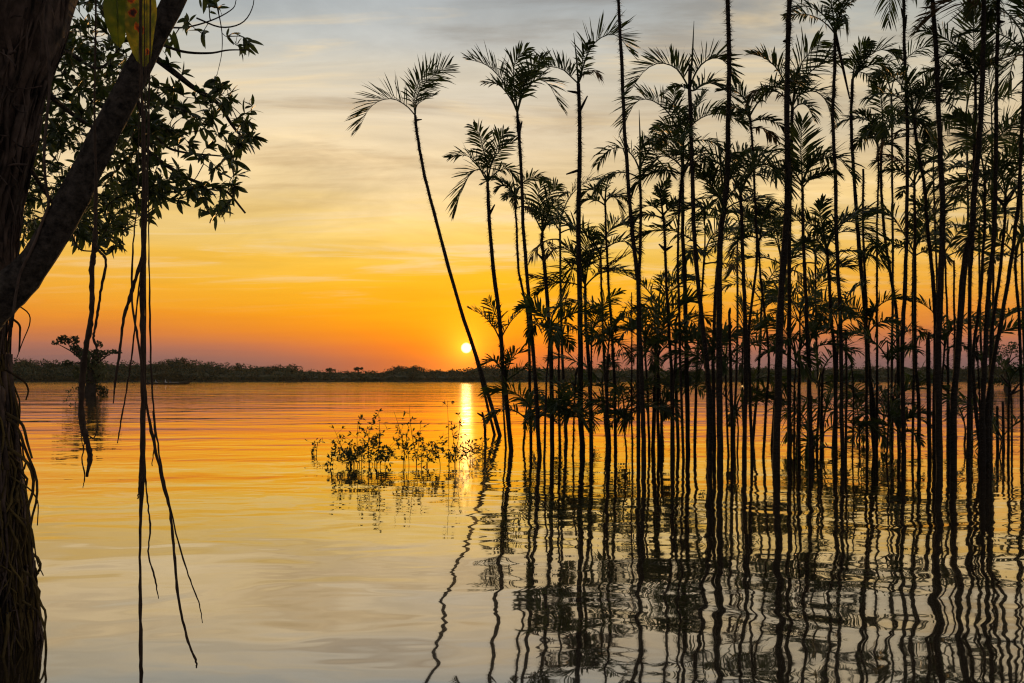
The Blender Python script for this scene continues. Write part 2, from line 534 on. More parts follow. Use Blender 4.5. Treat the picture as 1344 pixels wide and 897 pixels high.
for row, (dy, k) in enumerate(((6, 0.42), (14, 0.62), (24, 0.80))):     # the closed mass behind the outer leaves
    b0 = len(forest.v); NS = 900
    for i in range(NS + 1):
        x = -430 + 870 * i / NS
        yy = shore_y(x) + dy
        px = 672 + x / yy * F
        top = (H + (HY - shore_top(px)) / F * yy) * k * (1 + 0.22 * mnoise.noise(Vector((x * 0.16, row * 9, 0))) + 0.16 * mnoise.noise(Vector((x * 1.1, row * 9, 3))))
        forest.v += [Vector((x, yy, 0.0)), Vector((x, yy + 1.5 * mnoise.noise(Vector((x * 0.4, row, 7))), top * 0.7)), Vector((x, yy + 2.5, top))]
    for i in range(NS):
        a = b0 + i * 3
        forest.f += [(a, a + 3, a + 4, a + 1), (a + 1, a + 4, a + 5, a + 2)]
tag(forest.build('far_forest', 'far_leaf', smooth=False), 'low dark continuous band of forest along the far shore of the lake', 'forest', kind='stuff')

# emergent trees that stand out above the far forest
def far_tree(px, top_row, wpx, label, flat=0.5, dd=26):
    x = (px - 672) / F * 460
    y = shore_y(x) + dd
    x = (px - 672) / F * y
    zt = H + (HY - top_row) / F * y
    r = wpx / F * y / 2
    root = empty('shore_tree', (x, y, 1.0))
    tag(root, label, 'tree')
    rg = random.Random(int(px * 7))
    t = MB(); t.tube([Vector((0, 0, 0)), Vector((0.2, 0, (zt - 1) * 0.5)), Vector((0, 0, zt - 1.6))], [0.35, 0.28, 0.16], 7)
    for k in range(5):
        a = k * 1.3 + rg.random()
        t.tube([Vector((0, 0, (zt - 1) * 0.62)), Vector((math.cos(a) * r * 0.6, math.sin(a) * r * 0.6, zt - 2.0))], [0.14, 0.05], 5)
    t.build('trunk', 'far_bark', root)
    c = MB()
    for k in range(9):
        a = rg.uniform(0, 6.28); q = rg.uniform(0.1, 0.8)
        clump(c, Vector((math.cos(a) * r * q, math.sin(a) * r * q, zt - 1 - r * flat * rg.uniform(0.5, 1.2))), r * 0.42, r * 0.42, r * flat * 0.5, 26, 0.42, rg, 0.1)
    c.build('crown', 'far_leaf', root, smooth=False)


for a in ((312, 476.5, 26, 'tall flat crowned tree on far shore just right of the boat'),
          (366, 477.5, 34, 'broad crowned tree rising from the far shore forest'),
          (433, 482.5, 15, 'small thin topped tree sticking out of the low far forest'),
          (470, 481.5, 12, 'narrow spiky tree poking above the low far forest'),
          (524, 478.5, 26, 'rounded dome shaped tree on far shore near the setting sun'),
          (546, 480.5, 19, 'small round tree beside the dome shaped shore tree'),
          (645, 477, 40, 'wide low tree on far shore behind the leaning palm'),
          (232, 468.5, 40, 'large domed tree at high point of far forest above the boat')):
    far_tree(*a)

# ------------------------------------------------------------------ palms
palm_rng = random.Random(5)


def frond_geo(pts, leaflen, rng, roll=0.0, vang=0.75, pairs=24, width=0.032, droop=0.16, side_hint=None, bare=0.2, sparse=0.0):
    """one pinnate leaf along the rachis polyline pts (local coordinates)"""
    mb = MB()
    n = len(pts)
    L = sum((pts[i + 1] - pts[i]).length for i in range(n - 1))
    mb.tube(pts, [0.017 * (1 - 0.8 * i / (n - 1)) for i in range(n)], 4, cap=False)
    for i in range(pairs):
        t = bare + (1 - bare) * (i + 0.5) / pairs
        u = t * (n - 1); k = min(int(u), n - 2); fr = u - k
        p = pts[k].lerp(pts[k + 1], fr)
        T = (pts[min(k + 2, n - 1)] - pts[max(k - 1, 0)]).normalized()
        S = side_hint.copy() if side_hint is not None else T.cross(Vector((0, 0, 1)))
        S = S - T * S.dot(T)
        if S.length < 0.1:
            S = T.orthogonal()
        S.normalize()
        S = Matrix.Rotation(roll, 3, T) @ S
        N = S.cross(T)
        if N.z < 0 and side_hint is None:
            N = -N
        prof = math.sin(math.pi * min(1.0, 0.22 + 0.70 * (t - bare) / (1 - bare))) ** 0.7
        for s in (-1, 1):
            if rng.random() < 0.06 + sparse:
                continue
            a = math.radians(62 - 34 * (t - bare) / (1 - bare) + rng.uniform(-8, 8))
            v = vang + rng.uniform(-0.28, 0.28)
            d = T * math.cos(a) + (S * (s * math.cos(v)) + N * math.sin(v)) * math.sin(a)
            l = leaflen * prof * rng.uniform(0.82, 1.1)
            W = d.cross(N + Vector((rng.uniform(-.7, .7), rng.uniform(-.7, .7), rng.uniform(-.7, .7))))
            if W.length < 1e-5:
                W = d.orthogonal()
            W.normalize(); W *= width * 0.5 * rng.uniform(0.8, 1.15)
            dr = droop * rng.uniform(0.4, 1.6)
            c = [p + d * (l * q) + Vector((0, 0, -dr * l * q * q)) for q in (0, 0.4, 0.75, 1.0)]
            b0 = len(mb.v)
            mb.v += [c[0] - W * 0.35, c[0] + W * 0.35, c[1] - W, c[1] + W, c[2] - W * 0.75, c[2] + W * 0.75, c[3]]
            mb.f += [(b0, b0 + 1, b0 + 3, b0 + 2), (b0 + 2, b0 + 3, b0 + 5, b0 + 4), (b0 + 4, b0 + 5, b0 + 6)]
    return mb


def arc(az, e0, L, bend, n=11, az_twist=0.0, power=1.25):
    pts = [Vector((0, 0, 0))]
    for i in range(n - 1):
        s = (i + 0.5) / (n - 1)
        e = e0 - bend * s ** power
        a = az + az_twist * s
        pts.append(pts[-1] + Vector((math.cos(a) * math.cos(e), math.sin(a) * math.cos(e), math.sin(e))) * (L / (n - 1)))
    return pts


PALM_INDEX = [0]


def palm(path, wpx, label, group=None, crown=None, base_row=None, top_w=0.58, name='palm_tree', spines=1.0, traced=None,
         spear=None, stubs=(), dead=0, seed=None, dlean=None):
    """path: photograph points from the water up.  crown: (n, length px, droop style) or None.  traced: rachis polylines in pixels"""
    PALM_INDEX[0] += 1
    rg = random.Random((seed if seed is not None else PALM_INDEX[0] * 37) + 3)
    by = base_row or path[0][1]
    d0 = depth_of(by)
    mpp = d0 / F
    lean = dlean if dlean is not None else rg.uniform(-0.5, 0.6)
    y0, y1 = path[0][1], path[-1][1]

    def dd(py):
        return d0 + lean * (y0 - py) / 500.0
    base = P(path[0][0], by, d0); base.z = 0
    root = empty(name, base)
    tag(root, label, 'palm' if name != 'palm_stump' else 'palm stump', group)
    ctrl = [P(x, y, dd(y)) for x, y in path]
    first = ctrl[0].copy()
    dirn = (ctrl[0] - ctrl[1]).normalized()
    under = first + dirn * ((1.0 + first.z) / max(0.3, -dirn.z))
    ctrl = [under] + ctrl
    top = ctrl[-1]
    npt = max(10, int((path[0][1] - path[-1][1]) / 13))
    pts = resample(ctrl, npt)
    # slight growth wobble
    for i in range(1, npt - 1):
        pts[i] = pts[i] + Vector((rg.gauss(0, 1), rg.gauss(0, 1), 0)) * 0.0035
    r0 = wpx * 0.67 * mpp / 2
    rad = [r0 * (1 + 0.12 * max(0, 1 - i / 3)) * (1 - (1 - top_w) * i / (npt - 1)) * rg.uniform(0.93, 1.08) for i in range(npt)]
    tb = MB(); tb.tube(local(pts, base), rad, 9, wob=0.05, rng=rg)
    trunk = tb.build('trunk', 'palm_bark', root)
    # bands of spines
    if spines > 0:
        sp = MB()
        length = sum((pts[i + 1] - pts[i]).length for i in range(npt - 1))
        ns = int(length * 150 * spines)
        for _ in range(ns):
            u = rg.uniform(0.12, 0.985) * (npt - 1); k = int(u); k = min(k, npt - 2)
            p = pts[k].lerp(pts[k + 1], u - k) - base
            a = rg.uniform(0, 6.283)
            o = Vector((math.cos(a), math.sin(a), 0))
            s = Vector((-o.y, o.x, 0)) * 0.009
            l = rg.uniform(0.03, 0.085) if rg.random() < 0.85 else rg.uniform(0.08, 0.13)
            q = p + o * rad[k] * 0.9
            sp.tri(q - s, q + s, q + o * l + Vector((0, 0, rg.uniform(-0.06, 0.03))))
        so = sp.build('spines', 'spine', trunk, smooth=False)
        so['kind'] = 'stuff'
    for (sy, sl, sa) in stubs:   # old leaf bases: row, length px, angle
        # nearest trunk point
        zt = P(0, sy, dd(sy)).z
        k = min(range(npt), key=lambda i: abs(pts[i].z - zt))
        a = math.radians(sa)
        dv = Vector((math.cos(a) * 0.95, rg.uniform(-0.3, 0.3), math.sin(a))) * (sl * mpp)
        st = MB(); st.tube(local([pts[k], pts[k] + dv * 0.5, pts[k] + dv], base), [0.028, 0.024, 0.012], 5)
        st.build('leaf_stub', 'palm_bark', trunk)
    tl = top - base
    if spear:
        s2 = MB()
        e = Vector((spear[0] * mpp, rg.uniform(-0.1, 0.1), spear[1] * mpp))
        s2.tube([tl, tl + e * 0.5 + Vector((0.01, 0, 0)), tl + e], [0.022, 0.017, 0.004], 5)
        s2.build('spear_leaf', 'palm_leaf', root)
    fronds = []
    if traced:
        for poly in traced:
            opt = poly[1] if isinstance(poly[1], dict) else {}
            pp = poly[0] if isinstance(poly[1], dict) else poly
            yaw = opt.get('yaw', rg.uniform(-0.45, 0.45))
            w = [P(a, c, dd(y1)) - top for a, c in pp]
            Ltot = 0
            w2 = []
            for q in w:
                w2.append(q + Vector((0, yaw * abs(q.x) + 0.12 * yaw * q.z, 0)))
            rp = resample([Vector((0, 0, 0))] + w2, 12)
            rp = [q + tl for q in rp]
            L = sum((rp[i + 1] - rp[i]).length for i in range(11))
            fronds.append((rp, opt.get('ll', 0.40) * L, opt.get('roll', rg.uniform(-0.5, 0.5)), opt.get('v', 0.75), opt.get('hint'), opt.get('mat', 'palm_leaf'), opt.get('droop', 0.16) * 1.5 + 0.08, int(opt.get('pairs', 26) * 1.25)))
    if crown:
        n, lpx = max(3, int(round(crown[0] * 0.78))), crown[1] * 1.28
        b0 = crown[2] if len(crown) > 2 else 1.0
        a0 = rg.uniform(0, 6.28)
        for i in range(n):
            q = (i + 0.5) / n
            az = a0 + i * 2.39996 + rg.uniform(-0.25, 0.25)
            e0 = math.radians(82 - 58 * q ** 1.1 + rg.uniform(-8, 8))
            L = lpx * mpp * rg.uniform(0.78, 1.12) * (0.82 + 0.3 * math.sin(math.pi * min(1, q + 0.2)))
            bend = math.radians(rg.uniform(60, 125)) * b0
            rp = arc(az, e0, L, bend, 11, rg.uniform(-0.35, 0.35))
            off = Vector((0, 0, -0.035 * i))
            rp = [v + tl + off for v in rp]
            fronds.append((rp, rg.uniform(0.32, 0.39) * L, rg.uniform(-0.8, 0.8), rg.uniform(0.35, 0.95), None, 'palm_leaf', rg.uniform(0.2, 0.6), int(28 + 7 * rg.random())))
    for _ in range(dead):
        az = rg.uniform(0, 6.28)
        L = (crown[1] if crown else 70) * mpp * 0.85
        rp = [v + tl + Vector((0, 0, -0.25)) for v in arc(az, math.radians(rg.uniform(-5, 25)), L, math.radians(80), 10)]
        fronds.append((rp, 0.32 * L, 0, 0.1, None, 'palm_leaf_dry', 0.6, 18))
    for (rp, ll, roll, v, hint, mat, dr, pairs) in fronds:
        g = frond_geo(rp, ll, rg, roll, v, pairs, width=rg.uniform(0.028, 0.036), droop=dr, side_hint=hint, sparse=0.12 if mat == 'palm_leaf_dry' else 0.0)
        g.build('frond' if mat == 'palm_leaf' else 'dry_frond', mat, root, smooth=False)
    return root


XH = Vector((1, 0, 0))     # leaflets spread across the view
# --- the left edge of the grove, crowns traced one by one
palm([(656, 572), (632, 490), (600, 391), (575, 300), (557, 230), (548, 180), (545, 152)], 8.5,
     'tall slender palm leaning out over the water towards the setting sun', top_w=0.62, dlean=1.0,
     traced=[([(535, 141), (518, 132), (500, 135), (485, 148), (474, 172)], dict(v=1.0, roll=0.25, yaw=-0.2, pairs=30, ll=0.42, droop=0.05)),
             ([(547, 130), (556, 114), (571, 102), (591, 92)], dict(v=0.3, hint=XH, yaw=-0.35, ll=0.46, pairs=30, droop=0.02)),
             ([(543, 134), (546, 116), (556, 98), (572, 88)], dict(v=0.5, hint=XH, yaw=0.3, ll=0.42, pairs=24)),
             ([(547, 138), (558, 128), (572, 120)], dict(v=0.6, yaw=0.5, ll=0.45, pairs=16))],
     stubs=((158, 9, 5),))
palm([(649, 571), (640, 534), (631, 497), (624, 470)], 6.5, 'short dead palm stem leaning close along the leaning palm', name='palm_stump', spines=0.7, dlean=0.6)
palm([(637, 583), (636, 560), (633, 541)], 6.5, 'short broken stub in the water beside the leaning palm foot', name='palm_stump', spines=0.4, stubs=((548, 10, 150),))
palm([(671, 592), (666, 542), (660, 482), (655, 414), (647, 349), (643, 300), (641, 265), (640, 240)], 10,
     'bushy topped palm with broken sleeve on its stem, second in from the leaning palm',
     traced=[([(632, 225), (622, 208), (606, 200), (590, 202)], dict(v=0.8, pairs=24)),
             ([(636, 228), (626, 222), (612, 235), (602, 258), (598, 276)], dict(v=0.4, pairs=24, droop=0.1)),
             ([(643, 222), (650, 205), (662, 190), (676, 182)], dict(v=0.8)),
             ([(639, 215), (634, 196), (630, 180), (622, 168)], dict(v=0.3, hint=XH, pairs=22)),
             ([(644, 218), (652, 195), (656, 180), (664, 172)], dict(v=0.3, hint=XH, pairs=22)),
             ([(645, 232), (658, 222), (670, 222), (678, 236)], dict(v=0.5, pairs=20))],
     stubs=((295, 26, 97), (285, 16, 60)), seed=4)
palm([(708, 600), (705, 542), (699, 452), (691, 357), (687, 300), (683, 207), (680, 170), (679, 148)], 9,
     'tall palm with wide drooping crown and a swollen brown sleeve below its fronds',
     traced=[([(670, 125), (655, 100), (638, 84), (616, 76)], dict(v=0.75, pairs=30, yaw=0.1, droop=0.08)),
             ([(677, 128), (674, 105), (676, 82), (690, 64)], dict(v=0.35, hint=XH, pairs=26)),
             ([(684, 130), (692, 115), (706, 104), (722, 112), (735, 138)], dict(v=0.75, pairs=28, droop=0.1)),
             ([(683, 128), (690, 108), (700, 90), (716, 78)], dict(v=0.4, hint=XH, pairs=22)),
             ([(672, 132), (660, 115), (650, 108), (636, 106)], dict(v=0.5, pairs=20))],
     stubs=((182, 22, 88), (178, 18, 75)), seed=6)
palm([(697, 590), (695, 500), (693, 417), (681, 357), (678, 300), (676, 258)], 6.5,
     'thin palm with small crown and upright spear behind the wide drooping crown palm', traced=[([(668, 248), (660, 244), (652, 250)], dict(ll=0.5, pairs=18))],
     crown=(5, 48), spear=(-5, 34), dead=1, seed=12)
palm([(764, 597), (762, 527), (761, 395), (759, 307), (760, 240), (761, 173), (759, 110)], 12,
     'thick spiny palm with two long opposite arching fronds and a short side stub', top_w=0.62,
     traced=[([(750, 100), (738, 88), (718, 82), (702, 88), (688, 104)], dict(v=1.0, pairs=32, ll=0.36, droop=0.02, roll=0.2)),
             ([(766, 86), (776, 62), (794, 48), (812, 50), (826, 70)], dict(v=0.95, pairs=34, ll=0.36, droop=0.02, roll=-0.2)),
             ([(763, 92), (766, 72), (774, 58)], dict(v=0.4, hint=XH, pairs=16)),
             ([(766, 96), (778, 90), (788, 96)], dict(v=0.3, pairs=14, mat='palm_leaf_dry', droop=0.4))],
     spear=(-6, 68), stubs=((148, 24, 62), (122, 16, 175), (225, 20, 200)), seed=7)
palm([(725, 592), (723, 467), (719, 406), (714, 342), (711, 318), (712, 305)], 9.5, 'mid height palm with fan of stiff upright fronds beneath the wide drooping crown',
     traced=[([(702, 285), (692, 268), (682, 262)], dict(pairs=18)), ([(710, 280), (706, 258), (712, 238)], dict(v=0.3, hint=XH, pairs=22)),
             ([(718, 285), (728, 265), (742, 256)], dict(pairs=20)), ([(722, 290), (738, 288), (748, 300)], dict(pairs=16)),
             ([(714, 276), (722, 254), (732, 240)], dict(v=0.35, hint=XH, pairs=20))], stubs=((338, 18, 45), (345, 14, 135)), dead=1, seed=8)
palm([(808, 592), (806, 490), (801, 410), (797, 342), (794, 265)], 7.0, 'slim palm with bare pointed stem tip between two heavy spiny stems',
     traced=[([(803, 258), (811, 264), (817, 290)], dict(pairs=20, v=0.5)), ([(786, 252), (774, 248), (764, 258)], dict(pairs=20))], crown=(3, 46), spear=(0, 20), seed=9)
palm([(776, 590), (774, 498), (769, 430), (768, 374)], 9.0, 'short palm with long spreading fronds pressed against the thick spiny stem',
     traced=[([(752, 352), (730, 366), (696, 362)], dict(pairs=24, mat='palm_leaf_dry')), ([(774, 345), (790, 355), (826, 334)], dict(pairs=24, mat='palm_leaf_dry')),
             ([(762, 345), (748, 330), (736, 322)], dict(pairs=22)), ([(768, 340), (770, 322), (776, 308)], dict(v=0.3, hint=XH, pairs=24, ll=0.55)),
             ([(772, 350), (780, 330), (778, 318)], dict(pairs=20)), ([(756, 340), (750, 360), (746, 386)], dict(pairs=18))], crown=(3, 60), seed=10)
palm([(664, 588), (660, 520), (657, 447)], 5, 'young palm with two spread fronds pressed against the bushy topped palm', name='young_palm', spines=0.4,
     traced=[([(648, 430), (634, 414), (617, 405)], dict(v=0.8, pairs=18, ll=0.42)), ([(662, 436), (674, 418), (692, 402)], dict(v=0.6, pairs=18, ll=0.36)), ([(655, 425), (648, 408), (640, 392)], dict(v=0.3, hint=XH, pairs=14))], seed=11)
palm([(672, 592), (668, 540), (664, 500)], 4.5, 'low young palm with feathery fronds over the waterline below the bushy topped palm', name='young_palm', spines=0.4,
     traced=[([(656, 482), (648, 474), (638, 478)], dict(v=0.9, pairs=18, ll=0.5)), ([(668, 480), (676, 466), (690, 462)], dict(v=0.9, pairs=20, ll=0.5)), ([(676, 492), (690, 484), (704, 494)], dict(v=0.8, pairs=18, ll=0.5)), ([(664, 478), (662, 468), (656, 456)], dict(v=0.5, pairs=16, ll=0.5))], seed=13)
# --- the middle
palm([(845, 610), (843, 527), (839, 425), (837, 368), (830, 307), (827, 269), (820, 173), (816, 86), (812, 0), (811, -60)], 10,
     'very tall spiny palm stem forking low from a shorter crowned palm beside it', crown=(8, 95), seed=21)
palm([(838, 604), (838, 425), (839, 360), (841, 300), (840, 224)], 8.5, 'mid height palm with spear and loose crown whose stem crosses a taller one',
     crown=(7, 66), spear=(-2, 78), stubs=((245, 14, 100),), seed=22)
palm([(932, 612), (932, 535), (928, 482), (922, 425), (916, 368), (911, 307), (909, 250), (907, 180), (905, 118)], 10,
     'tall palm whose stem ends in a bare broken pole above its fronds', top_w=0.75,
     traced=[([(898, 104), (886, 88), (866, 82), (846, 92), (828, 118)], dict(v=1.0, pairs=32, ll=0.33, droop=0.02)),
             ([(911, 100), (922, 84), (938, 78), (952, 86), (960, 108)], dict(v=1.0, pairs=28, ll=0.36, droop=0.02)),
             ([(912, 118), (930, 106), (950, 110), (972, 124)], dict(v=0.6, pairs=24)),
             ([(900, 115), (888, 112), (870, 122)], dict(v=0.6, pairs=18))], spear=(5, 90), stubs=((88, 34, 92),), seed=23)
palm([(903, 596), (901, 482), (899, 376), (896, 307), (896, 235), (895, 190)], 10, 'palm with great arching fronds standing against the bare pole topped palm',
     traced=[([(884, 160), (870, 142), (850, 132), (832, 138), (818, 168)], dict(v=0.9, pairs=34, ll=0.34)), ([(905, 168), (925, 152), (950, 148), (978, 160)], dict(v=1.0, pairs=34, ll=0.38)),
             ([(886, 172), (872, 165), (856, 172)], dict(pairs=18, v=0.6)), ([(892, 160), (884, 140), (886, 118)], dict(v=0.3, hint=XH, pairs=24)), ([(902, 160), (916, 138), (926, 120)], dict(v=0.5, pairs=24))], crown=(3, 60), seed=24)
palm([(897, 606), (893, 480), (890, 330), (893, 250), (897, 222)], 6.0, 'slim palm with round drooping crown under the great arching fronds',
     traced=[([(884, 208), (868, 204), (850, 222)], dict(v=0.8, pairs=24)), ([(908, 206), (924, 198), (936, 214)], dict(v=0.8, pairs=24))], crown=(5, 62), seed=25)
palm([(946, 614), (944, 482), (944, 376), (946, 307), (954, 242), (955, 173), (957, 86), (955, 0), (954, -70)], 13,
     'heaviest spiny palm stem of the grove centre, rising bristly out of view', crown=(8, 95), spines=1.5, seed=26)
palm([(938, 604), (936, 480), (940, 370), (947, 310), (950, 262)], 8, 'dense crowned palm wrapped around the heaviest spiny stem', crown=(10, 82), spear=(-9, 90), seed=27)
palm([(882, 600), (882, 512), (878, 433), (874, 357), (872, 300), (870, 282)], 7.5, 'low palm with upright feather fronds and a crooked thin stem',
     traced=[([(868, 268), (868, 252), (876, 238)], dict(v=0.3, hint=XH, pairs=20)), ([(858, 270), (844, 272), (828, 288)], dict(pairs=20)), ([(880, 272), (890, 262), (900, 268)], dict(pairs=16))], crown=(3, 52), stubs=((330, 12, 140), (322, 12, 30)), seed=28)
palm([(962, 604), (959, 500), (957, 412)], 8.5, 'headless palm pole snapped off well above the forest line', name='palm_stump', stubs=((414, 8, 80),), seed=29)
palm([(830, 604), (829, 480), (829, 384)], 5, 'thin leafless palm shoot rising to a bare point', name='palm_stump', top_w=0.4, seed=30)
palm([(987, 606), (984, 500), (983, 433), (993, 350), (993, 307), (991, 262), (988, 193), (984, 150)], 6.5, 'thin wavering palm with spidery crown left of the double crowned stem',
     crown=(6, 55), dead=1, seed=31)
palm([(977, 610), (979, 482), (977, 395), (974, 307), (972, 252)], 10, 'stout palm with dense low arching crown beside the thin wavering palm',
     traced=[([(984, 226), (1004, 214), (1026, 222), (1040, 246)], dict(v=0.9, pairs=30)), ([(962, 232), (950, 226), (936, 236)], dict(v=0.8, pairs=22))], crown=(7, 75), seed=32)
palm([(1002, 600), (1006, 530), (1009, 459), (1000, 383), (996, 330), (998, 305)], 6, 'crooked thin palm with small tufted crown in the middle of the grove', crown=(7, 52), seed=33)
palm([(1019, 618), (1022, 482), (1026, 376), (1031, 307), (1034, 242), (1033, 173), (1034, 69), (1036, 0), (1037, -50)], 15,
     'thickest tall palm stem of the grove with a hooked stub high up', crown=(8, 95), stubs=((55, 28, 95), (52, 8, 200)), spines=1.4, seed=34)
palm([(1036, 606), (1036, 480), (1036, 376), (1037, 250), (1039, 190), (1040, 140)], 10, 'palm with splendid wide crown rising close behind the thickest stem',
     traced=[([(1030, 112), (1018, 92), (1002, 80), (986, 76)], dict(v=0.6, pairs=30)), ([(1046, 118), (1062, 96), (1085, 80), (1112, 78)], dict(v=0.85, pairs=34, ll=0.44)),
             ([(1044, 112), (1052, 84), (1066, 66), (1078, 52)], dict(v=0.3, hint=XH, pairs=26, ll=0.5)), ([(1048, 126), (1066, 122), (1080, 135), (1088, 160)], dict(v=0.6, pairs=26)),
             ([(1030, 128), (1014, 118), (996, 118), (984, 132)], dict(v=0.4, pairs=24, mat='palm_leaf_dry', droop=0.4))], crown=(3, 66), seed=35)
palm([(1064, 606), (1062, 482), (1060, 452), (1057, 376), (1054, 307), (1053, 242)], 9, 'palm with one tall upright feather frond and a long side frond',
     traced=[([(1052, 222), (1050, 195), (1052, 160)], dict(v=0.15, hint=XH, pairs=28, ll=0.5, droop=0.02, yaw=-0.4)), ([(1062, 222), (1080, 208), (1104, 206), (1124, 228)], dict(v=0.9, pairs=30)),
             ([(1058, 238), (1076, 232), (1096, 225)], dict(pairs=20)), ([(1042, 228), (1030, 222), (1016, 236)], dict(pairs=20))], crown=(4, 66), seed=36)
palm([(1106, 608), (1104, 482), (1102, 395), (1098, 307), (1096, 225), (1093, 149), (1095, 104), (1096, 42)], 8,
     'tall palm with sparse hanging crown and one long dangling dead frond stalk', top_w=0.75,
     traced=[([(1088, 26), (1076, 12), (1060, 4), (1044, 10)], dict(v=0.6, pairs=26)), ([(1102, 22), (1112, 8), (1124, -4)], dict(v=0.5, pairs=22)), ([(1093, 20), (1090, 2), (1098, -20)], dict(v=0.3, hint=XH, pairs=22)),
             ([(1101, 30), (1106, 22), (1110, 40)], dict(v=0.2, pairs=14, droop=0.6))], crown=(4, 60), stubs=((30, 90, -76),), seed=37)
palm([(1150, 596), (1146, 535), (1140, 482), (1134, 395), (1126, 307), (1124, 276), (1119, 207), (1117, 155), (1119, 104)], 9.5,
     'palm swept to one side with its fronds all arching over to the right', traced=[([(1126, 88), (1138, 76), (1154, 70), (1172, 84)], dict(v=0.95, pairs=32, ll=0.42)), ([(1122, 86), (1130, 66), (1142, 54)], dict(v=0.4, hint=XH, pairs=22)),
             ([(1130, 92), (1148, 86), (1164, 96)], dict(v=0.7, pairs=24)), ([(1126, 94), (1142, 96), (1152, 112)], dict(v=0.5, pairs=22))], seed=38)
palm([(1138, 600), (1137, 480), (1137, 398), (1133, 307), (1133, 222)], 6, 'headless slim palm pole crossing the stem of the sideways swept palm', name='palm_stump', top_w=0.7, seed=39)
palm([(1097, 604), (1096, 482), (1091, 414), (1087, 349), (1085, 325)], 8.5, 'low palm with very long frond arching far out to the right', traced=[([(1096, 300), (1116, 290), (1140, 302), (1164, 345)], dict(v=0.8, pairs=34, ll=0.34)), ([(1080, 300), (1076, 278), (1082, 262)], dict(v=0.3, hint=XH, pairs=24))], crown=(7, 72), seed=40)
palm([(1151, 598), (1151, 482), (1151, 395), (1151, 307), (1153, 242), (1152, 185)], 5.5, 'very thin straight palm beneath the tufted twin stems', crown=(6, 50), dead=1, seed=41)
palm([(1110, 604), (1111, 500), (1110, 433)], 6, 'thin broken palm pole with ragged top in the grove centre', name='palm_stump', seed=42)
palm([(1119, 600), (1120, 520), (1117, 459)], 4, 'thinnest dead palm shoot standing in the grove centre', name='palm_stump', seed=43)
# --- the right side
palm([(1186, 606), (1186, 565), (1184, 463), (1188, 376), (1190, 307), (1191, 173), (1188, 86), (1186, 0), (1185, -40)], 9.5,
     'tall straight palm with bulging sleeve near its top and one hanging frond', traced=[([(1178, -48), (1170, -30), (1168, 0), (1166, 30)], dict(v=0.15, hint=XH, pairs=22, ll=0.34))], crown=(7, 85), stubs=((34, 20, 84), (30, 14, 100)), seed=51)
palm([(1180, 594), (1178, 433), (1169, 361), (1161, 307), (1156, 225), (1159, 175)], 7.5, 'palm with dark tufted star shaped crown on a stem bending left upwards', crown=(9, 62), seed=52)
palm([(1233, 616), (1231, 482), (1234, 395), (1237, 307), (1237, 263), (1234, 193), (1231, 121), (1229, 69), (1224, 0), (1222, -50)], 13.5,
     'tall thick spiny palm with a knobbed joint halfway up its visible stem', crown=(8, 95), stubs=((140, 12, 20), (118, 10, 150), (122, 12, 60)), spines=1.4, seed=53)
palm([(1226, 602), (1228, 436), (1224, 361), (1218, 307), (1213, 242), (1204, 193), (1199, 150)], 9, 'palm with broad flat crown on a stem slanting right as it descends',
     traced=[([(1190, 126), (1176, 108), (1160, 100), (1146, 104)], dict(v=0.7, pairs=28)), ([(1208, 128), (1220, 104), (1240, 92), (1256, 98)], dict(v=0.7, pairs=28)), ([(1196, 124), (1192, 104), (1184, 92)], dict(v=0.4, hint=XH, pairs=22))], crown=(6, 66), dead=1, stubs=((200, 22, 95),), seed=54)
palm([(1206, 604), (1206, 527), (1202, 482), (1201, 414), (1201, 307), (1200, 236)], 8, 'slim palm with tiny sparse crown in the gap between two tall stems', crown=(6, 42), seed=55)
palm([(1198, 598), (1199, 480), (1198, 400), (1199, 330)], 6, 'low slim palm with gently spreading fronds right under the tiny sparse crown', traced=[([(1186, 306), (1166, 280), (1138, 284)], dict(pairs=26)), ([(1212, 306), (1232, 280), (1262, 272)], dict(pairs=26))], crown=(5, 56), seed=56)
palm([(1220, 604), (1219, 520), (1218, 446)], 8.5, 'square topped dead palm pole with a tiny sprig on its top', name='palm_stump', top_w=0.95, stubs=((447, 10, 85),), seed=57)
palm([(1252, 614), (1252, 527), (1258, 452), (1267, 338), (1275, 307), (1280, 242), (1287, 155), (1290, 86), (1291, 0), (1292, -40)], 14,
     'tall thick palm slanting right as it climbs, its crown just above the view', traced=[([(1282, 6), (1264, -2), (1236, 10), (1208, 30)], dict(v=0.5, pairs=26, mat='palm_leaf_dry')), ([(1288, -30), (1280, 0), (1276, 20)], dict(v=0.3, hint=XH))], crown=(8, 90), spines=1.4, seed=58)
palm([(1271, 610), (1273, 482), (1273, 376), (1277, 307), (1279, 210), (1280, 98)], 9, 'palm with a tall upright feather frond and thick dark crown',
     traced=[([(1278, 76), (1276, 45), (1272, 8)], dict(v=0.12, hint=XH, pairs=24, ll=0.48, droop=0.0, yaw=-0.4)), ([(1290, 80), (1306, 66), (1326, 60), (1350, 62)], dict(v=0.9, pairs=28)), ([(1268, 84), (1252, 68), (1236, 74)], dict(v=0.8, pairs=26)),
             ([(1270, 96), (1254, 110), (1248, 140)], dict(v=0.4, pairs=22))], crown=(6, 70), seed=59)
palm([(1288, 606), (1277, 482), (1286, 395), (1292, 300), (1292, 225)], 8, 'crowded palm with shaggy full crown between slanting stems', crown=(10, 85), dead=1, seed=60)
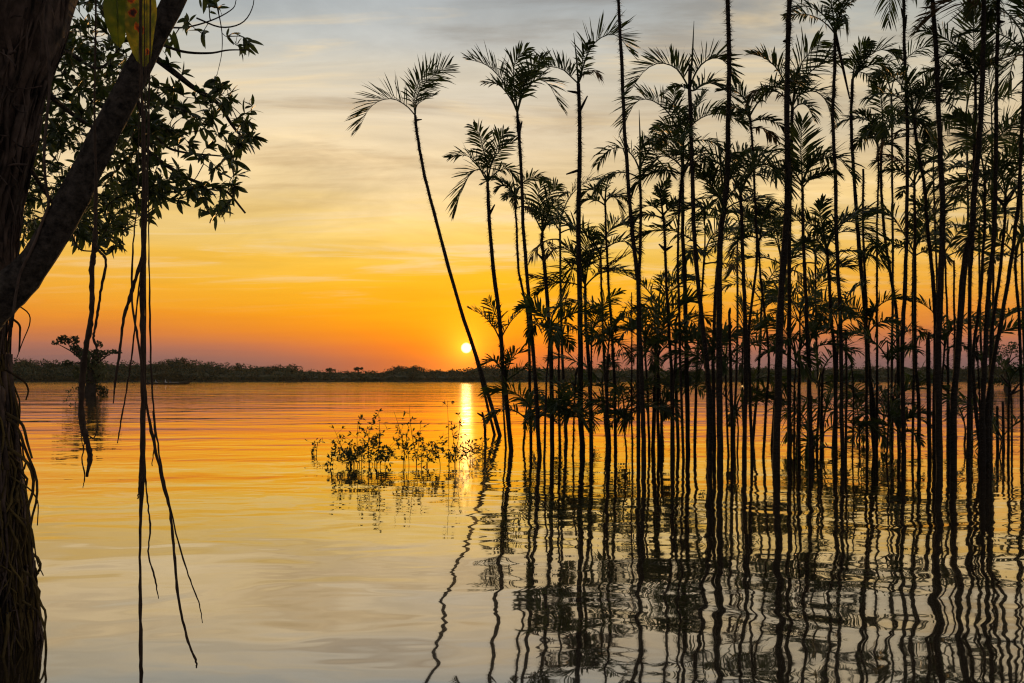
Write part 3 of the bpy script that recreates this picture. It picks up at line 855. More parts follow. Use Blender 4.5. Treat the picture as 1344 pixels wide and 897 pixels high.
palm([(1290, 612), (1290, 527), (1294, 452), (1298, 376), (1305, 307), (1307, 207), (1308, 104), (1310, 20), (1311, -12)], 10.5, 'tall palm at grove edge with a tiny side hook and sparse top fronds',
     traced=[([(1320, -22), (1334, -14), (1344, 10), (1350, 24)], dict(v=0.5, pairs=22)), ([(1304, -24), (1290, -30), (1276, -20)], dict(v=0.6, pairs=22))], crown=(5, 70), stubs=((24, 10, 8),), seed=61)
palm([(1299, 606), (1301, 452), (1311, 368), (1318, 300), (1320, 255)], 8, 'palm with forked bare leaf stalks under a compact crown on a slanting stem', crown=(8, 72), stubs=((268, 34, 55), (272, 30, 125)), seed=62)
palm([(1296, 610), (1297, 527), (1307, 459), (1322, 376), (1333, 300), (1338, 242), (1343, 138), (1345, 60)], 9.5, 'palm slanting most strongly to the right, crown at the grove edge', crown=(8, 85), seed=63)
palm([(1341, 604), (1341, 527), (1338, 433), (1333, 357), (1334, 325)], 7.5, 'short palm with full bushy crown at the grove edge beside shore scrub', crown=(9, 66), seed=64)
palm([(1253, 604), (1253, 480), (1252, 342)], 5, 'slender bare palm pole hidden among the slanting thick stems', name='palm_stump', top_w=0.7, seed=65)
palm([(1309, 590), (1309, 560), (1309, 533)], 7, 'low cut off palm stub standing beside its twin in shallow water', name='palm_stump', group='twin low palm stubs', spines=0.5, seed=66)
palm([(1317, 590), (1317, 560), (1316, 527)], 7, 'low cut off palm stub standing beside its twin in shallow water', name='palm_stump', group='twin low palm stubs', spines=0.5, seed=67)
palm([(1328, 592), (1328, 540), (1326, 508)], 5, 'thin dead branched stem in the shallows behind the twin stubs', name='palm_stump', stubs=((515, 22, 50), (512, 20, 130), (520, 16, 20)), spines=0.5, seed=68)

# --- more crowns that fill the grove behind
fill_rng = random.Random(77)
GB = 'slender palm in the crowded rear ranks of the grove, only partly visible'
rear = [(735, 300, 58), (788, 330, 55), (862, 330, 58), (925, 330, 66), (968, 310, 60), (1018, 270, 66), (1025, 340, 66), (1070, 330, 60), (1095, 270, 58), (1170, 120, 58), (1225, 230, 60), (1255, 200, 74), (1268, 150, 74),
        (1302, 180, 80), (1325, 150, 74), (1240, 330, 56), (1285, 300, 66), (1312, 330, 66), (1060, 400, 60), (1000, 395, 60), (920, 400, 56), (865, 400, 56), (1340, 230, 70), (1265, 260, 70)]
rear_palms = []
for i, (x, y, l) in enumerate(rear):
    if i % 3 == 2:
        continue
    bx = x + fill_rng.uniform(-14, 14)
    by = fill_rng.uniform(574, 590)
    rear_palms.append((x, palm([(bx, by), (bx + (x - bx) * 0.5 + fill_rng.uniform(-4, 4), (by + y) / 2), (x, y)], fill_rng.uniform(5, 7.5), GB, 'rear rank palms', crown=(fill_rng.randint(5, 8), l * 1.1), seed=200 + i, spines=0.8,
         dead=1 if fill_rng.random() < 0.5 else 0)))
YL = 'young palm with low fronds close above the water among taller stems'
low_palms = []; bare_stems = []
young = [(722, 432, 50), (748, 452, 54), (776, 448, 58), (800, 440, 50), (700, 500, 46), (846, 446, 56), (862, 462, 58), (832, 500, 46), (888, 440, 48), (925, 470, 46), (905, 500, 46), (952, 470, 50), (975, 455, 50),
         (988, 490, 46), (1050, 410, 58), (1062, 450, 54), (1088, 400, 56), (1100, 430, 54), (1075, 500, 56), (1120, 505, 48), (1165, 470, 48), (1140, 430, 44), (1200, 410, 42), (1166, 535, 46), (1240, 450, 46), (1275, 440, 42), (1300, 440, 46),
         (740, 540, 44), (765, 545, 46), (812, 545, 44), (870, 530, 40), (1000, 540, 44), (1085, 530, 52), (1180, 560, 36), (1260, 500, 40), (1325, 500, 40), (690, 545, 40), (955, 545, 40), (1044, 470, 54), (790, 500, 48)]
for i, (x, y, l) in enumerate(young):
    if i % 3 == 1:
        continue
    bx = x + fill_rng.uniform(-8, 8)
    by = max(y + 40, fill_rng.uniform(582, 606))
    low_palms.append((x, palm([(bx, by), ((bx + x) / 2 + fill_rng.uniform(-3, 3), (by + y) / 2), (x, y)], fill_rng.uniform(4, 7), YL, 'young palms in the understorey', crown=(fill_rng.randint(5, 8), l * 1.2), seed=300 + i, name='young_palm', spines=0.6,
         spear=(fill_rng.uniform(-4, 4), fill_rng.uniform(20, 45)) if fill_rng.random() < 0.5 else None)))
# stemless ones whose fronds arch straight out of the water
for i, x in enumerate((706, 742, 822, 868, 968, 1072, 1128, 1160, 1266, 1312)):
    by = fill_rng.uniform(576, 600); ty = by - fill_rng.uniform(14, 60)
    low_palms.append((x, palm([(x, by), (x + fill_rng.uniform(-2, 2), (by + ty) / 2), (x + fill_rng.uniform(-3, 3), ty)], fill_rng.uniform(3.5, 5), YL, 'young palms in the understorey', crown=(fill_rng.randint(4, 7), fill_rng.uniform(58, 84), 1.15), seed=500 + i, name='young_palm', spines=0.3)))
# thin bare stems between
SL = 'thin bare palm stem standing in the water between thicker stems'
for i, x in enumerate((797, 856, 865, 890, 1049, 1078, 1172, 1246, 1284, 735, 752)):
    by = fill_rng.uniform(588, 606); ty = fill_rng.uniform(420, 500)
    bare_stems.append((x, palm([(x, by), (x + fill_rng.uniform(-3, 3), (by + ty) / 2), (x + fill_rng.uniform(-5, 5), ty)], fill_rng.uniform(4, 8), SL, 'thin bare stems in the water', name='palm_stump', seed=400 + i,
         stubs=((ty + 5, 10, 75), (ty + 25, 10, 120)))))

# each filler named by the well marked palm it stands next to
MARKS = [(664, 'the bushy topped palm'), (703, 'the wide drooping crown palm'), (725, 'the fan topped mid height palm'), (763, 'the thick palm with two arching fronds'), (807, 'the slim palm with bare pointed tip'), (844, 'the tall stem forking low'),
         (880, 'the crooked low feather palm'), (902, 'the great arching palm'), (931, 'the bare pole topped palm'), (947, 'the heaviest central stem'), (960, 'the headless snapped pole'), (979, 'the stout low arching palm'), (1020, 'the thickest tall stem'),
         (1063, 'the upright feather frond palm'), (1097, 'the palm with one very long frond'), (1106, 'the sparse hanging crown palm'), (1146, 'the sideways swept palm'), (1185, 'the straight palm with bulging sleeve'), (1205, 'the tiny sparse crown palm'), (1219, 'the square topped dead pole'),
         (1232, 'the thick knobbed palm'), (1253, 'the slanting thick palm'), (1272, 'the thick dark crowned palm'), (1290, 'the tall palm with side hook'), (1302, 'the strongest slanting palm'), (1340, 'the bushy palm by the scrub')]


def relabel(items, what, hows):
    by_mark = {}
    for x, o in items:
        bx = 672 + o.location.x / o.location.y * F
        k = min(range(len(MARKS)), key=lambda i: abs(MARKS[i][0] - bx))
        by_mark.setdefault(k, []).append(o)
    for k, obs in by_mark.items():
        def height(o):
            return max((c.matrix_local @ v.co).z for c in o.children if c.name.startswith('trunk') for v in c.data.vertices)
        obs.sort(key=height, reverse=True)
        n = len(obs)
        for i, o in enumerate(obs):
            rank = '' if n == 1 else (hows[0] if i == 0 else hows[2] if i == n - 1 else hows[1] if n == 3 else ('second ' + hows[0] if i == 1 else 'third ' + hows[0] if i == 2 else 'fourth ' + hows[0] if i == 3 else 'fifth ' + hows[0]))
            o['label'] = (rank + ' ' + what + ' ' + MARKS[k][1]).strip()


relabel(low_palms, 'young low palm beside', ('tallest', 'middle sized', 'shortest'))
relabel(rear_palms, 'slender rear rank palm behind', ('tallest', 'middle height', 'shortest'))
relabel(bare_stems, 'thin bare stem standing next to', ('tallest', 'middle height', 'shortest'))


# ------------------------------------------------------------------ flooded shrubs
def shrub(base, tips, label, seed, leaf_px=6.0, name='flooded_shrub', dens=1.0):
    rg = random.Random(seed)
    d = depth_of(base[1]); mpp = d / F
    o = P(base[0], base[1], d); o.z = 0
    root = empty(name, o); tag(root, label, 'shrub')
    lv = MB()
    for (tx, ty) in tips:
        dep = d + rg.uniform(-0.35, 0.35)
        a = P(base[0] + (tx - base[0]) * 0.62 + rg.uniform(-7, 7), base[1], dep); a.z = -1.0
        s0 = Vector((a.x, a.y, 0.0))
        t = P(tx, ty, dep + rg.uniform(-0.1, 0.1))
        mid = s0.lerp(t, 0.5) + Vector((rg.uniform(-3, 3), rg.uniform(-6, 6), rg.uniform(-2, 8))) * mpp
        pts = resample([a, s0, mid, t], 9)
        st = MB(); st.tube(local(pts, o), [0.006, 0.006, 0.006, 0.0055, 0.005, 0.0045, 0.004, 0.003, 0.002], 5)
        sto = st.build('stem', 'root', root)
        for k in range(int(19 * dens)):
            u = rg.uniform(0.36, 1.0); q = u * 8; i = min(int(q), 7)
            p = pts[i].lerp(pts[i + 1], q - i)
            tw = Vector((rg.gauss(0, 1), rg.gauss(0, 1), rg.gauss(0.25, 0.6))).normalized()
            ln = rg.uniform(2, 11) * mpp
            e = p + tw * ln
            lv.tube(local([p, e], o), [0.0028, 0.0015], 3, cap=False)
            for _ in range(rg.randint(2, 4)):
                dv = (tw + Vector((rg.gauss(0, .8), rg.gauss(0, .8), rg.gauss(0.1, .7)))).normalized()
                lv.leaf(e - o, dv, Vector((rg.gauss(0, .6), rg.gauss(0, .6), 1)), leaf_px * mpp * rg.uniform(0.7, 1.25), leaf_px * mpp * 0.36, 0.15, 3)
    lv.build('foliage', 'shrub_leaf', root)['kind'] = 'stuff'


shrub((478, 612), [(441, 569), (433, 601), (440, 596), (466, 596), (505, 592), (488, 574), (448, 590), (470, 553), (497, 541), (460, 578), (486, 562), (500, 566), (512, 584), (476, 585), (455, 602), (520, 596)], 'densest flooded shrub with leafy mass low over the water', 1)
shrub((546, 613), [(537, 532), (517, 540), (552, 556), (568, 581), (530, 586), (556, 588), (574, 592), (536, 560)], 'flooded shrub with tall open forked twigs in middle of the row', 2, dens=0.85)
shrub((591, 612), [(587, 525), (604, 548), (598, 592), (574, 578), (608, 594), (592, 560)], 'slender flooded shrub with leafy tuft right beside the sun glitter', 3, dens=0.8)
shrub((630, 600), [(618, 582), (634, 574), (646, 588), (622, 594)], 'small flooded shrub at the foot of the leaning palm', 4, dens=0.8)
shrub((412, 597), [(412, 582), (414, 588)], 'tiny lone sprig poking out of open water', 5, leaf_px=5, dens=0.4)
shrub((95, 533), [(99, 506), (92, 518)], 'thin bent twig rising from the water beside the flooded tree', 6, leaf_px=4, dens=0.5)

# ------------------------------------------------------------------ scrub trees standing in the water
def leafy_tree(base, clumps, label, seed, name='flooded_tree', limbs=None, leaf=0.16, wpx=12, per=70, mat='far_leaf'):
    rg = random.Random(seed)
    d = depth_of(base[1]); mpp = d / F
    o = P(base[0], base[1], d); o.z = 0
    root = empty(name, o); tag(root, label, 'tree')
    fork = P(base[0] + 1, base[1] - 34, d)
    t = MB(); t.tube(local(resample([o + Vector((0, 0, -1)), o, o.lerp(fork, 0.5) + Vector((0.1, 0, 0)), fork], 9), o), [wpx * mpp * 0.5 * (1.25 - 0.08 * i) for i in range(9)], 9, wob=0.1, rng=rg)
    tr = t.build('trunk', 'far_bark', root)
    cr = MB()
    for (x, y, rx, ry) in clumps:
        c = P(x, y, d + rg.uniform(-0.8, 0.8))
        b2 = MB()
        st = fork if y < base[1] - 36 else o + Vector((0, 0, 0.4))
        mid = st.lerp(c, 0.5) + Vector((rg.uniform(-.2, .2), rg.uniform(-.2, .2), 0.25))
        b2.tube(local(resample([st, mid, c], 6), o), [0.10, 0.085, 0.07, 0.055, 0.04, 0.02], 5)
        b2.build('branch', 'far_bark', tr)
        clump(cr, c - o, rx * mpp, max(rx, ry) * mpp * 0.8, ry * mpp, int(per * rx * ry / 60) + 14, leaf, rg, 0.0)
    cr.build('crown', mat, root, smooth=False)


leafy_tree((118, 519), [(72, 450, 5, 3), (84, 446, 9, 6), (96, 446, 10, 6), (98, 456, 8, 5), (104, 462, 9, 6), (112, 468, 10, 7), (122, 464, 9, 6), (130, 466, 9, 7), (139, 463, 8, 4), (150, 462, 9, 3), (120, 478, 15, 8), (104, 490, 12, 9), (132, 490, 11, 10), (118, 502, 14, 9), (133, 514, 10, 8), (108, 512, 9, 7), (130, 452, 4, 5), (87, 477, 9, 3)],
           'lone gnarled flooded tree with outstretched leafy arms in open water', 3, wpx=15)
leafy_tree((1322, 512), [(1306, 470, 9, 8), (1318, 460, 10, 9), (1330, 456, 9, 8), (1342, 466, 10, 9), (1300, 486, 10, 9), (1316, 482, 12, 10), (1334, 484, 12, 10), (1350, 486, 10, 10), (1310, 500, 12, 8), (1330, 502, 12, 8), (1348, 500, 9, 8)],
           'bushy green scrub tree standing in the lake behind the slanting palms', 4, name='scrub_tree', wpx=10)

# ------------------------------------------------------------------ boat
def boat():
    d = 235.0; o = P(222, 504.8, d); o.z = 0
    root = empty('motor_canoe', o); tag(root, 'long low motor canoe carrying passengers off the far shore', 'boat')
    hull = MB(); N = 14; L = 10.6
    prof = [(-0.5, 0.42, 0.45), (-0.42, 0.55, 0.42), (-0.2, 0.62, 0.40), (0.1, 0.62, 0.40), (0.3, 0.5, 0.46), (0.42, 0.3, 0.62), (0.5, 0.06, 0.95)]
    ring = []
    for (u, w, zt) in prof:
        x = u * L
        zb = -0.12 + (0.75 if u > 0.49 else (0.18 if u > 0.41 else 0))
        ring.append([(x, -w, zt), (x, -w * 0.75, zb + 0.06), (x, 0, zb), (x, w * 0.75, zb + 0.06), (x, w, zt), (x, w * 0.9, zt), (x, 0, zb + 0.1), (x, -w * 0.9, zt)])
    for r in ring:
        hull.v += [Vector(q) for q in r]
    for i in range(len(ring) - 1):
        for k in range(8):
            a = i * 8 + k; b2 = i * 8 + (k + 1) % 8
            hull.f.append((a, b2, b2 + 8, a + 8))
    hull.f.append(tuple(range(8)))
    hull.build('hull', 'hull', root)
    rim = MB()
    rim.tube([Vector((0.2, -0.63, 0.5)), Vector((1.4, -0.6, 0.5)), Vector((2.4, -0.58, 0.52))], 0.07, 6)
    rim.build('gunwale', 'hull_trim', root)
    for x in (-4.2, -3.1, -2.0, -0.9, 0.2):
        b2 = MB(); b2.box((x - 0.15, -0.5, 0.22), (x + 0.15, 0.5, 0.27)); b2.build('bench', 'hull', root, smooth=False)
    mo = MB(); mo.box((-6.05, -0.2, 0.4), (-5.6, 0.2, 1.0)); mo.tube([Vector((-5.85, 0, 0.45)), Vector((-5.95, 0, -0.4))], 0.07, 6); mo.tube([Vector((-5.6, 0, 0.8)), Vector((-5.0, 0.1, 0.85))], 0.03, 5)
    mo.build('outboard_motor', 'dark_metal', root, smooth=False)
    people = [(-5.2, 'cloth_black', 'person in black steering at the stern of the canoe', 0.1), (-4.2, 'cloth_navy', 'person in dark blue seated next to the canoe helmsman', 0.0), (-3.1, 'cloth_grey', 'person in light grey jacket seated in the canoe', -0.1),
              (-2.0, 'cloth_green', 'person in dark green seated midway along the canoe', 0.05), (-0.9, 'cloth_white', 'person in pale shirt seated in the canoe', 0.0), (0.2, 'cloth_navy', 'frontmost passenger in dark blue seated in the canoe', 0.0)]
    for i, (x, mat, lab, lean) in enumerate(people):
        z0 = 0.27
        me = bpy.data.meshes.new('person')
        J = dict(pel=(0, 0, .10), chest=(lean, 0, .42), neck=(lean, 0, .60), head=(lean + .02, 0, .76), crown=(lean + .02, 0, .86),
                 sl=(lean, .17, .52), el=(lean + .12, .25, .28), hl=(lean + .34, .14, .2), sr=(lean, -.17, .52), er=(lean + .12, -.25, .28), hr=(lean + .34, -.14, .2),
                 kl=(.42, .12, .16), fl=(.45, .12, -.22), kr=(.42, -.12, .16), fr=(.45, -.12, -.22))
        names = list(J); rad = dict(pel=.15, chest=.16, neck=.06, head=.10, crown=.08, sl=.07, el=.05, hl=.04, sr=.07, er=.05, hr=.04, kl=.075, fl=.05, kr=.075, fr=.05)
        E = [('pel', 'chest'), ('chest', 'neck'), ('neck', 'head'), ('head', 'crown'), ('chest', 'sl'), ('sl', 'el'), ('el', 'hl'), ('chest', 'sr'), ('sr', 'er'), ('er', 'hr'), ('pel', 'kl'), ('kl', 'fl'), ('pel', 'kr'), ('kr', 'fr')]
        me.from_pydata([J[n] for n in names], [(names.index(a), names.index(c)) for a, c in E], [])
        ob = bpy.data.objects.new('person', me); C.objects.link(ob)
        ob.location = o + Vector((x, 0, z0))
        me.materials.append(MATS[mat])
        sk = ob.modifiers.new('skin', 'SKIN')
        sv = me.skin_vertices[0].data if me.skin_vertices else None
        if sv is None:
            bpy.context.view_layer.objects.active = ob
            bpy.ops.mesh.customdata_skin_add()
            sv = me.skin_vertices[0].data
        for k, n in enumerate(names):
            sv[k].radius = (rad[n], rad[n]); sv[k].use_root = (n == 'pel')
        ob.modifiers.new('sub', 'SUBSURF').render_levels = 1
        tag(ob, lab, 'person', 'canoe passengers')


boat()

# ------------------------------------------------------------------ the big tree at the left
TD = 5.2
def big_tree():
    rg = random.Random(9)
    mpp = TD / F
    base = P(-60, HY + F * H / TD, TD); base.z = 0
    root = empty('old_tree', base)
    tag(root, 'old leaning tree overgrown with roots, leaves hanging over the water', 'tree')

    def T(px, py, d=TD):
        return P(px, py, d)
    # trunk profile: centre column and radius in pixels
    prof = [(-64, 1160, 135), (-62, 1000, 132), (-62, 900, 122), (-58, 800, 110), (-56, 700, 100), (-60, 600, 92), (-64, 520, 88), (-62, 430, 78), (-52, 350, 72), (-44, 280, 69), (-32, 200, 72), (-20, 120, 74), (-4, 40, 84), (8, -20, 86), (40, -140, 84), (70, -300, 78)]
    pts = resample([T(a, b2) for a, b2, _ in prof], 60)
    rr = resample([Vector((r, 0, 0)) for _, _, r in prof], 60)
    rr = [(v.x - 9 - 12 * max(0, min(1, (1.9 - p.z) / 0.4))) * mpp for v, p in zip(rr, pts)]
    tb = MB(); S = 40
    tb.tube(local(pts, base), rr, S)
    for i, v in enumerate(tb.v):
        c = pts[i // S] - base
        dv = (v - c)
        f = 1 + 0.17 * mnoise.noise(Vector((v.x * 5, v.y * 5, v.z * 2.2))) + 0.07 * mnoise.noise(Vector((v.x * 16, v.y * 16, v.z * 5)))
        tb.v[i] = c + dv * f
    trunk = tb.build('trunk', 'bark', root)

    def surf(py, ang, k=1.0):
        """point on trunk skin at photo row py and angle (0 = right edge, -90 = towards camera)"""
        z = T(0, py).z
        i = min(range(60), key=lambda q: abs(pts[q].z - z))
        return pts[i] + Vector((math.cos(ang), math.sin(ang), 0)) * rr[i] * k
    # the diagonal limb
    limb_px = [(-50, 440, 46), (-8, 398, 40), (22, 372, 37), (55, 330, 36), (92, 268, 33), (128, 198, 31), (162, 128, 28), (194, 66, 26), (226, 6, 24), (255, -60, 22), (290, -150, 19), (330, -260, 15)]
    LD = TD - 0.25
    lp = resample([P(a, b2, LD - 0.0004 * (450 - b2)) for a, b2, _ in limb_px], 40)
    lr = [v.x * (0.74 - 0.2 * min(1, i / 9)) * mpp for i, v in enumerate(resample([Vector((r, 0, 0)) for _, _, r in limb_px], 40))]
    lm = MB(); lm.tube(local(lp, base), lr, 20)
    for i, v in enumerate(lm.v):
        c = lp[i // 20] - base
        lm.v[i] = c + (v - c) * (1 + 0.17 * mnoise.noise(v * 5) + 0.08 * mnoise.noise(v * 17))
    limb = lm.build('limb', 'limb_bark', root)
    # overhead bough the aerial roots hang from
    ob = MB(); bp = resample([T(30, -110), P(80, -230, 4.6), P(140, -300, 3.9), P(200, -330, 3.5), P(280, -360, 3.2)], 14)
    ob.tube(local(bp, base), [0.09 - 0.004 * i for i in range(14)], 10)
    ob.build('bough', 'limb_bark', root)

    # climbing roots wrapped round the trunk
    vm = MB()
    for k in range(240):
        py0 = rg.uniform(-60, 760); ln = rg.uniform(120, 420)
        ang = rg.uniform(-2.6, 0.75); dr = rg.uniform(-0.5, 0.5)
        r = rg.choice((1.2, 1.6, 2.0, 2.6, 3.6, 5.0)) * mpp
        n = 16; q = []
        ph = rg.uniform(0, 9)
        for i in range(n):
            t = i / (n - 1)
            a = ang + dr * t + 0.10 * math.sin(ph + t * 7) + 0.05 * math.sin(ph * 2 + t * 17)
            q.append(surf(min(py0 + ln * t, 1080), a, 1.05 + 0.05 * math.sin(ph + 5 * t)) + Vector((rg.gauss(0, 1), rg.gauss(0, 1), 0)) * mpp * 0.9)
        vm.tube(local(q, base), [r * (1 - 0.6 * i / (n - 1)) for i in range(n)], 5)
    vo = vm.build('climbing_roots', 'bark', trunk); vo['kind'] = 'stuff'
    # shaggy hanging rootlets on the lower trunk
    sm = MB()
    for k in range(330):
        py0 = rg.uniform(430, 860); ln = rg.uniform(60, 260)
        ang = rg.uniform(-2.3, 0.9)
        q0 = surf(py0, ang, rg.uniform(0.98, 1.05))
        out = Vector((math.cos(ang), math.sin(ang), 0))
        n = 11; q = []; ph = rg.uniform(0, 9); am = rg.uniform(1, 4) * mpp * (2.2 if rg.random() < 0.22 else 1)
        for i in range(n):
            t = i / (n - 1)
            z = q0.z - ln * t * mpp
            pp = surf(min(HY - (z - H) / mpp, 1080), ang + 0.08 * math.sin(ph + 4 * t), 1.0)
            pp = pp + out * (am * 0.7 * (0.3 + math.sin(t * math.pi)) + 2 * mpp) + Vector((math.sin(ph + t * 8), math.cos(ph + t * 6), 0)) * am * 0.45
            pp.z = max(z, -0.25)
            q.append(pp)
        r = rg.choice((0.8, 1.0, 1.3, 1.9, 2.6)) * mpp
        sm.tube(local(q, base), [r * (1 - 0.5 * i / (n - 1)) for i in range(n)], 4)
    so = sm.build('root_shag', 'moss_root', trunk); so['kind'] = 'stuff'
    # loose loops standing off the right edge
    for poly, w in (([(22, 560), (33, 590), (47, 625), (48, 655), (40, 690), (45, 720)], 2.2), ([(28, 600), (40, 615), (44, 640), (36, 670), (38, 700), (41, 760), (44, 800)], 2.4),
                    ([(40, 690), (48, 735), (57, 756)], 1.2), ([(44, 760), (52, 790), (60, 805), (58, 830), (60, 850), (55, 890)], 2.0), ([(36, 640), (45, 650), (50, 662), (49, 690)], 1.2),
                    ([(46, 800), (56, 816), (60, 840), (61, 880), (54, 930)], 1.8), ([(30, 500), (37, 512), (34, 525)], 1.6), ([(28, 556), (36, 582), (42, 602)], 2.4),
                    ([(24, 425), (26, 440), (25, 462)], 1.8), ([(36, 410), (39, 425), (30, 448), (22, 470)], 1.0)):
        mb = MB(); poly = [(poly[0][0] - 22, poly[0][1] - 14)] + poly
        q = resample([P(a, c, TD - 0.05) for a, c in poly], 14)
        mb.tube(local(q, base), [w * mpp * (1 - 0.4 * i / 13) for i in range(14)], 5)
        mb.build('root_loop', 'moss_root', trunk)
    for k in range(46):
        py0 = rg.uniform(470, 860); ln = rg.uniform(25, 150); ang = rg.uniform(-0.9, 0.5); off = rg.uniform(2, 15)
        q = []
        for i in range(10):
            t = i / 9
            q.append(surf(min(py0 + ln * t, 1050), ang + 0.12 * math.sin(k + 5 * t), 1.0) + Vector((off * math.sin(math.pi * t) * (1 + 0.3 * math.sin(k + 9 * t)), rg.gauss(0, 1.5), ln * 0.12 * rg.gauss(0, .2))) * mpp)
            q[-1].z = P(0, py0 + ln * t, TD).z
        mb = MB(); mb.tube(local(q, base), rg.uniform(0.7, 1.9) * mpp, 5)
        mb.build('root_loop', 'moss_root', trunk)
    for k in range(80):      # dead twigs and tendrils bristling off the upper trunk
        py0 = rg.uniform(-20, 270); ang = rg.uniform(-1.8, -0.3)
        p = surf(py0, ang, 1.0); o3 = Vector((math.cos(ang) + rg.gauss(0, .5), math.sin(ang) + rg.gauss(0, .3), rg.gauss(-0.2, .8)))
        ln = rg.uniform(8, 34) * mpp
        q = resample([p, p + o3 * ln * 0.5 + Vector((0, 0, rg.gauss(0, .15))) * ln, p + o3 * ln + Vector((rg.gauss(0, .3), 0, rg.gauss(-.2, .4))) * ln], 7)
        mb = MB(); mb.tube(local(q, base), [rg.uniform(0.6, 1.5) * mpp] * 7, 4); mb.build('tendril', 'bark', trunk)
    # vine along the limb
    mb = MB(); q = resample([P(a, c, LD - 0.13) for a, c in ((15, 430), (22, 380), (28, 355), (45, 320), (56, 290), (64, 268), (60, 240), (58, 200), (62, 150), (66, 100), (60, 40), (64, -30))], 30)
    mb.tube(local(q, base), 1.8 * mpp, 5); mb.build('vine', 'bark', limb)

    # --- branches and foliage
    mains = [([(196, 70, 0.0), (232, 98, 0.1), (255, 116, 0.2), (285, 135, 0.3), (305, 165, 0.4), (322, 185, 0.4)], 5),
             ([(205, 56, 0), (240, 68, -0.1), (275, 70, -0.2), (300, 66, -0.2), (330, 66, -0.2)], 2.0),
             ([(214, 36, 0), (245, 36, 0.1), (280, 26, 0.1), (305, 12, 0.1), (310, 0, 0.1)], 1.5),
             ([(258, 24, 0), (290, 36, 0), (318, 30, 0), (332, 8, 0), (333, -20, 0)], 1.2),
             ([(276, -20, 0), (284, 6, 0), (291, 40, 0), (291, 70, 0), (285, 98, 0)], 1.0),
             ([(150, 150, 0.1), (185, 190, 0.4), (215, 215, 0.6), (255, 238, 0.7), (295, 250, 0.7), (322, 280, 0.7)], 4),
             ([(60, 120, 0.3), (95, 150, 0.7), (130, 170, 1.0), (170, 170, 1.1), (200, 150, 1.1)], 4),
             ([(10, 180, 0.3), (45, 230, 0.6), (80, 280, 0.8), (120, 300, 0.9), (160, 325, 0.9)], 4),
             ([(50, 60, 0.3), (90, 70, 0.7), (130, 90, 0.9), (160, 60, 1.0)], 4),
             ([(88, 280, 0.1), (100, 322, 0.1), (120, 330, 0.1), (162, 326, 0.1)], 1.5),
             ([(175, 110, 0.0), (190, 160, 0.2), (215, 190, 0.4), (240, 200, 0.5), (290, 205, 0.5)], 3),
             ([(20, 60, 0.5), (50, 110, 1.1), (40, 170, 1.4), (50, 250, 1.5), (70, 300, 1.5)], 3)]
    nodes = []
    for poly, w in mains:
        q = resample([P(a, c, TD + dz) for a, c, dz in poly], 18)
        mb = MB(); mb.tube(local(q, base), [w * mpp * (1 - 0.65 * i / 17) for i in range(18)], 6)
        mb.build('branch', 'limb_bark', root)
        nodes += q

    def inside(p, poly):
        c = False; j = len(poly) - 1
        for i in range(len(poly)):
            if (poly[i][1] > p[1]) != (poly[j][1] > p[1]) and p[0] < (poly[j][0] - poly[i][0]) * (p[1] - poly[i][1]) / (poly[j][1] - poly[i][1]) + poly[i][0]:
                c = not c
            j = i
        return c
    regions = [([(-10, 20), (110, 30), (185, 80), (215, 170), (190, 250), (165, 318), (110, 312), (40, 330), (10, 300)], 330, 0.2, 1.7),
               ([(200, 100), (255, 118), (290, 100), (318, 118), (338, 150), (341, 190), (318, 215), (312, 250), (322, 272), (275, 282), (225, 262), (200, 262), (180, 230)], 125, -0.1, 0.9),
               ([(170, 150), (215, 190), (235, 262), (180, 300), (150, 310)], 36, -0.1, 0.5)]
    regions.append(([(0, 60), (80, 40), (150, 80), (190, 120), (185, 230), (165, 322), (100, 322), (40, 335), (10, 310)], 230, 1.2, 2.6))
    regions.append(([(60, -60), (150, -60), (185, 55), (120, 95), (60, 70)], 90, 0.3, 1.8))
    regions.append(([(90, 250), (170, 250), (165, 325), (95, 325)], 40, 0.0, 1.0))
    spots = []
    for poly, n, d0, d1 in regions:
        xs = [p[0] for p in poly]; ys = [p[1] for p in poly]
        k = 0
        while k < n:
            p = (rg.uniform(min(xs), max(xs)), rg.uniform(min(ys), max(ys)))
            if inside(p, poly):
                spots.append(P(p[0], p[1], TD + rg.uniform(d0, d1))); k += 1
    for (a, c) in ((318, 62), (326, 56), (300, 48), (265, 44), (242, 22), (228, 55), (284, 8), (274, 0), (276, 288), (284, 286), (268, 262), (240, 95), (222, 84)):
        spots.append(P(a, c, TD + rg.uniform(-0.2, 0.3)))
    spots.sort(key=lambda s: min((s - q).length for q in nodes))
    tw = MB(); leaves = []
    for s in spots:
        nb = min(nodes, key=lambda q: (s - q).length + max(0, (q.z - s.z)) * 0.15)
        L = (s - nb).length
        mid = nb.lerp(s, 0.5) + Vector((rg.gauss(0, .1), rg.gauss(0, .1), rg.gauss(0.02, .1))) * L
        q = resample([nb, mid, s], 7)
        r = (0.7 + 1.6 * min(1, L / 0.3)) * mpp * 0.55
        tw.tube(local(q, base), [max(r * (1 - 0.6 * i / 6), 0.5 * mpp) for i in range(7)], 4)
        nodes += q[2:]
        dirv = (q[-1] - q[-3]).normalized()
        nl = rg.randint(6, 11)
        for _ in range(nl):
            back = rg.uniform(0, 0.95)
            p = s.lerp(q[3], back)
            dv = (dirv * 0.8 + Vector((rg.gauss(0, 0.55), rg.gauss(0, 0.55), rg.gauss(0.0, 0.6)))).normalized()
            nr = Vector((rg.gauss(0, .8), rg.gauss(0, .8), 1)).normalized()
            leaves.append((p, dv, nr, rg.uniform(12, 23) * mpp, rg.uniform(0.24, 0.34)))
    tw.build('twigs', 'limb_bark', root)['kind'] = 'stuff'
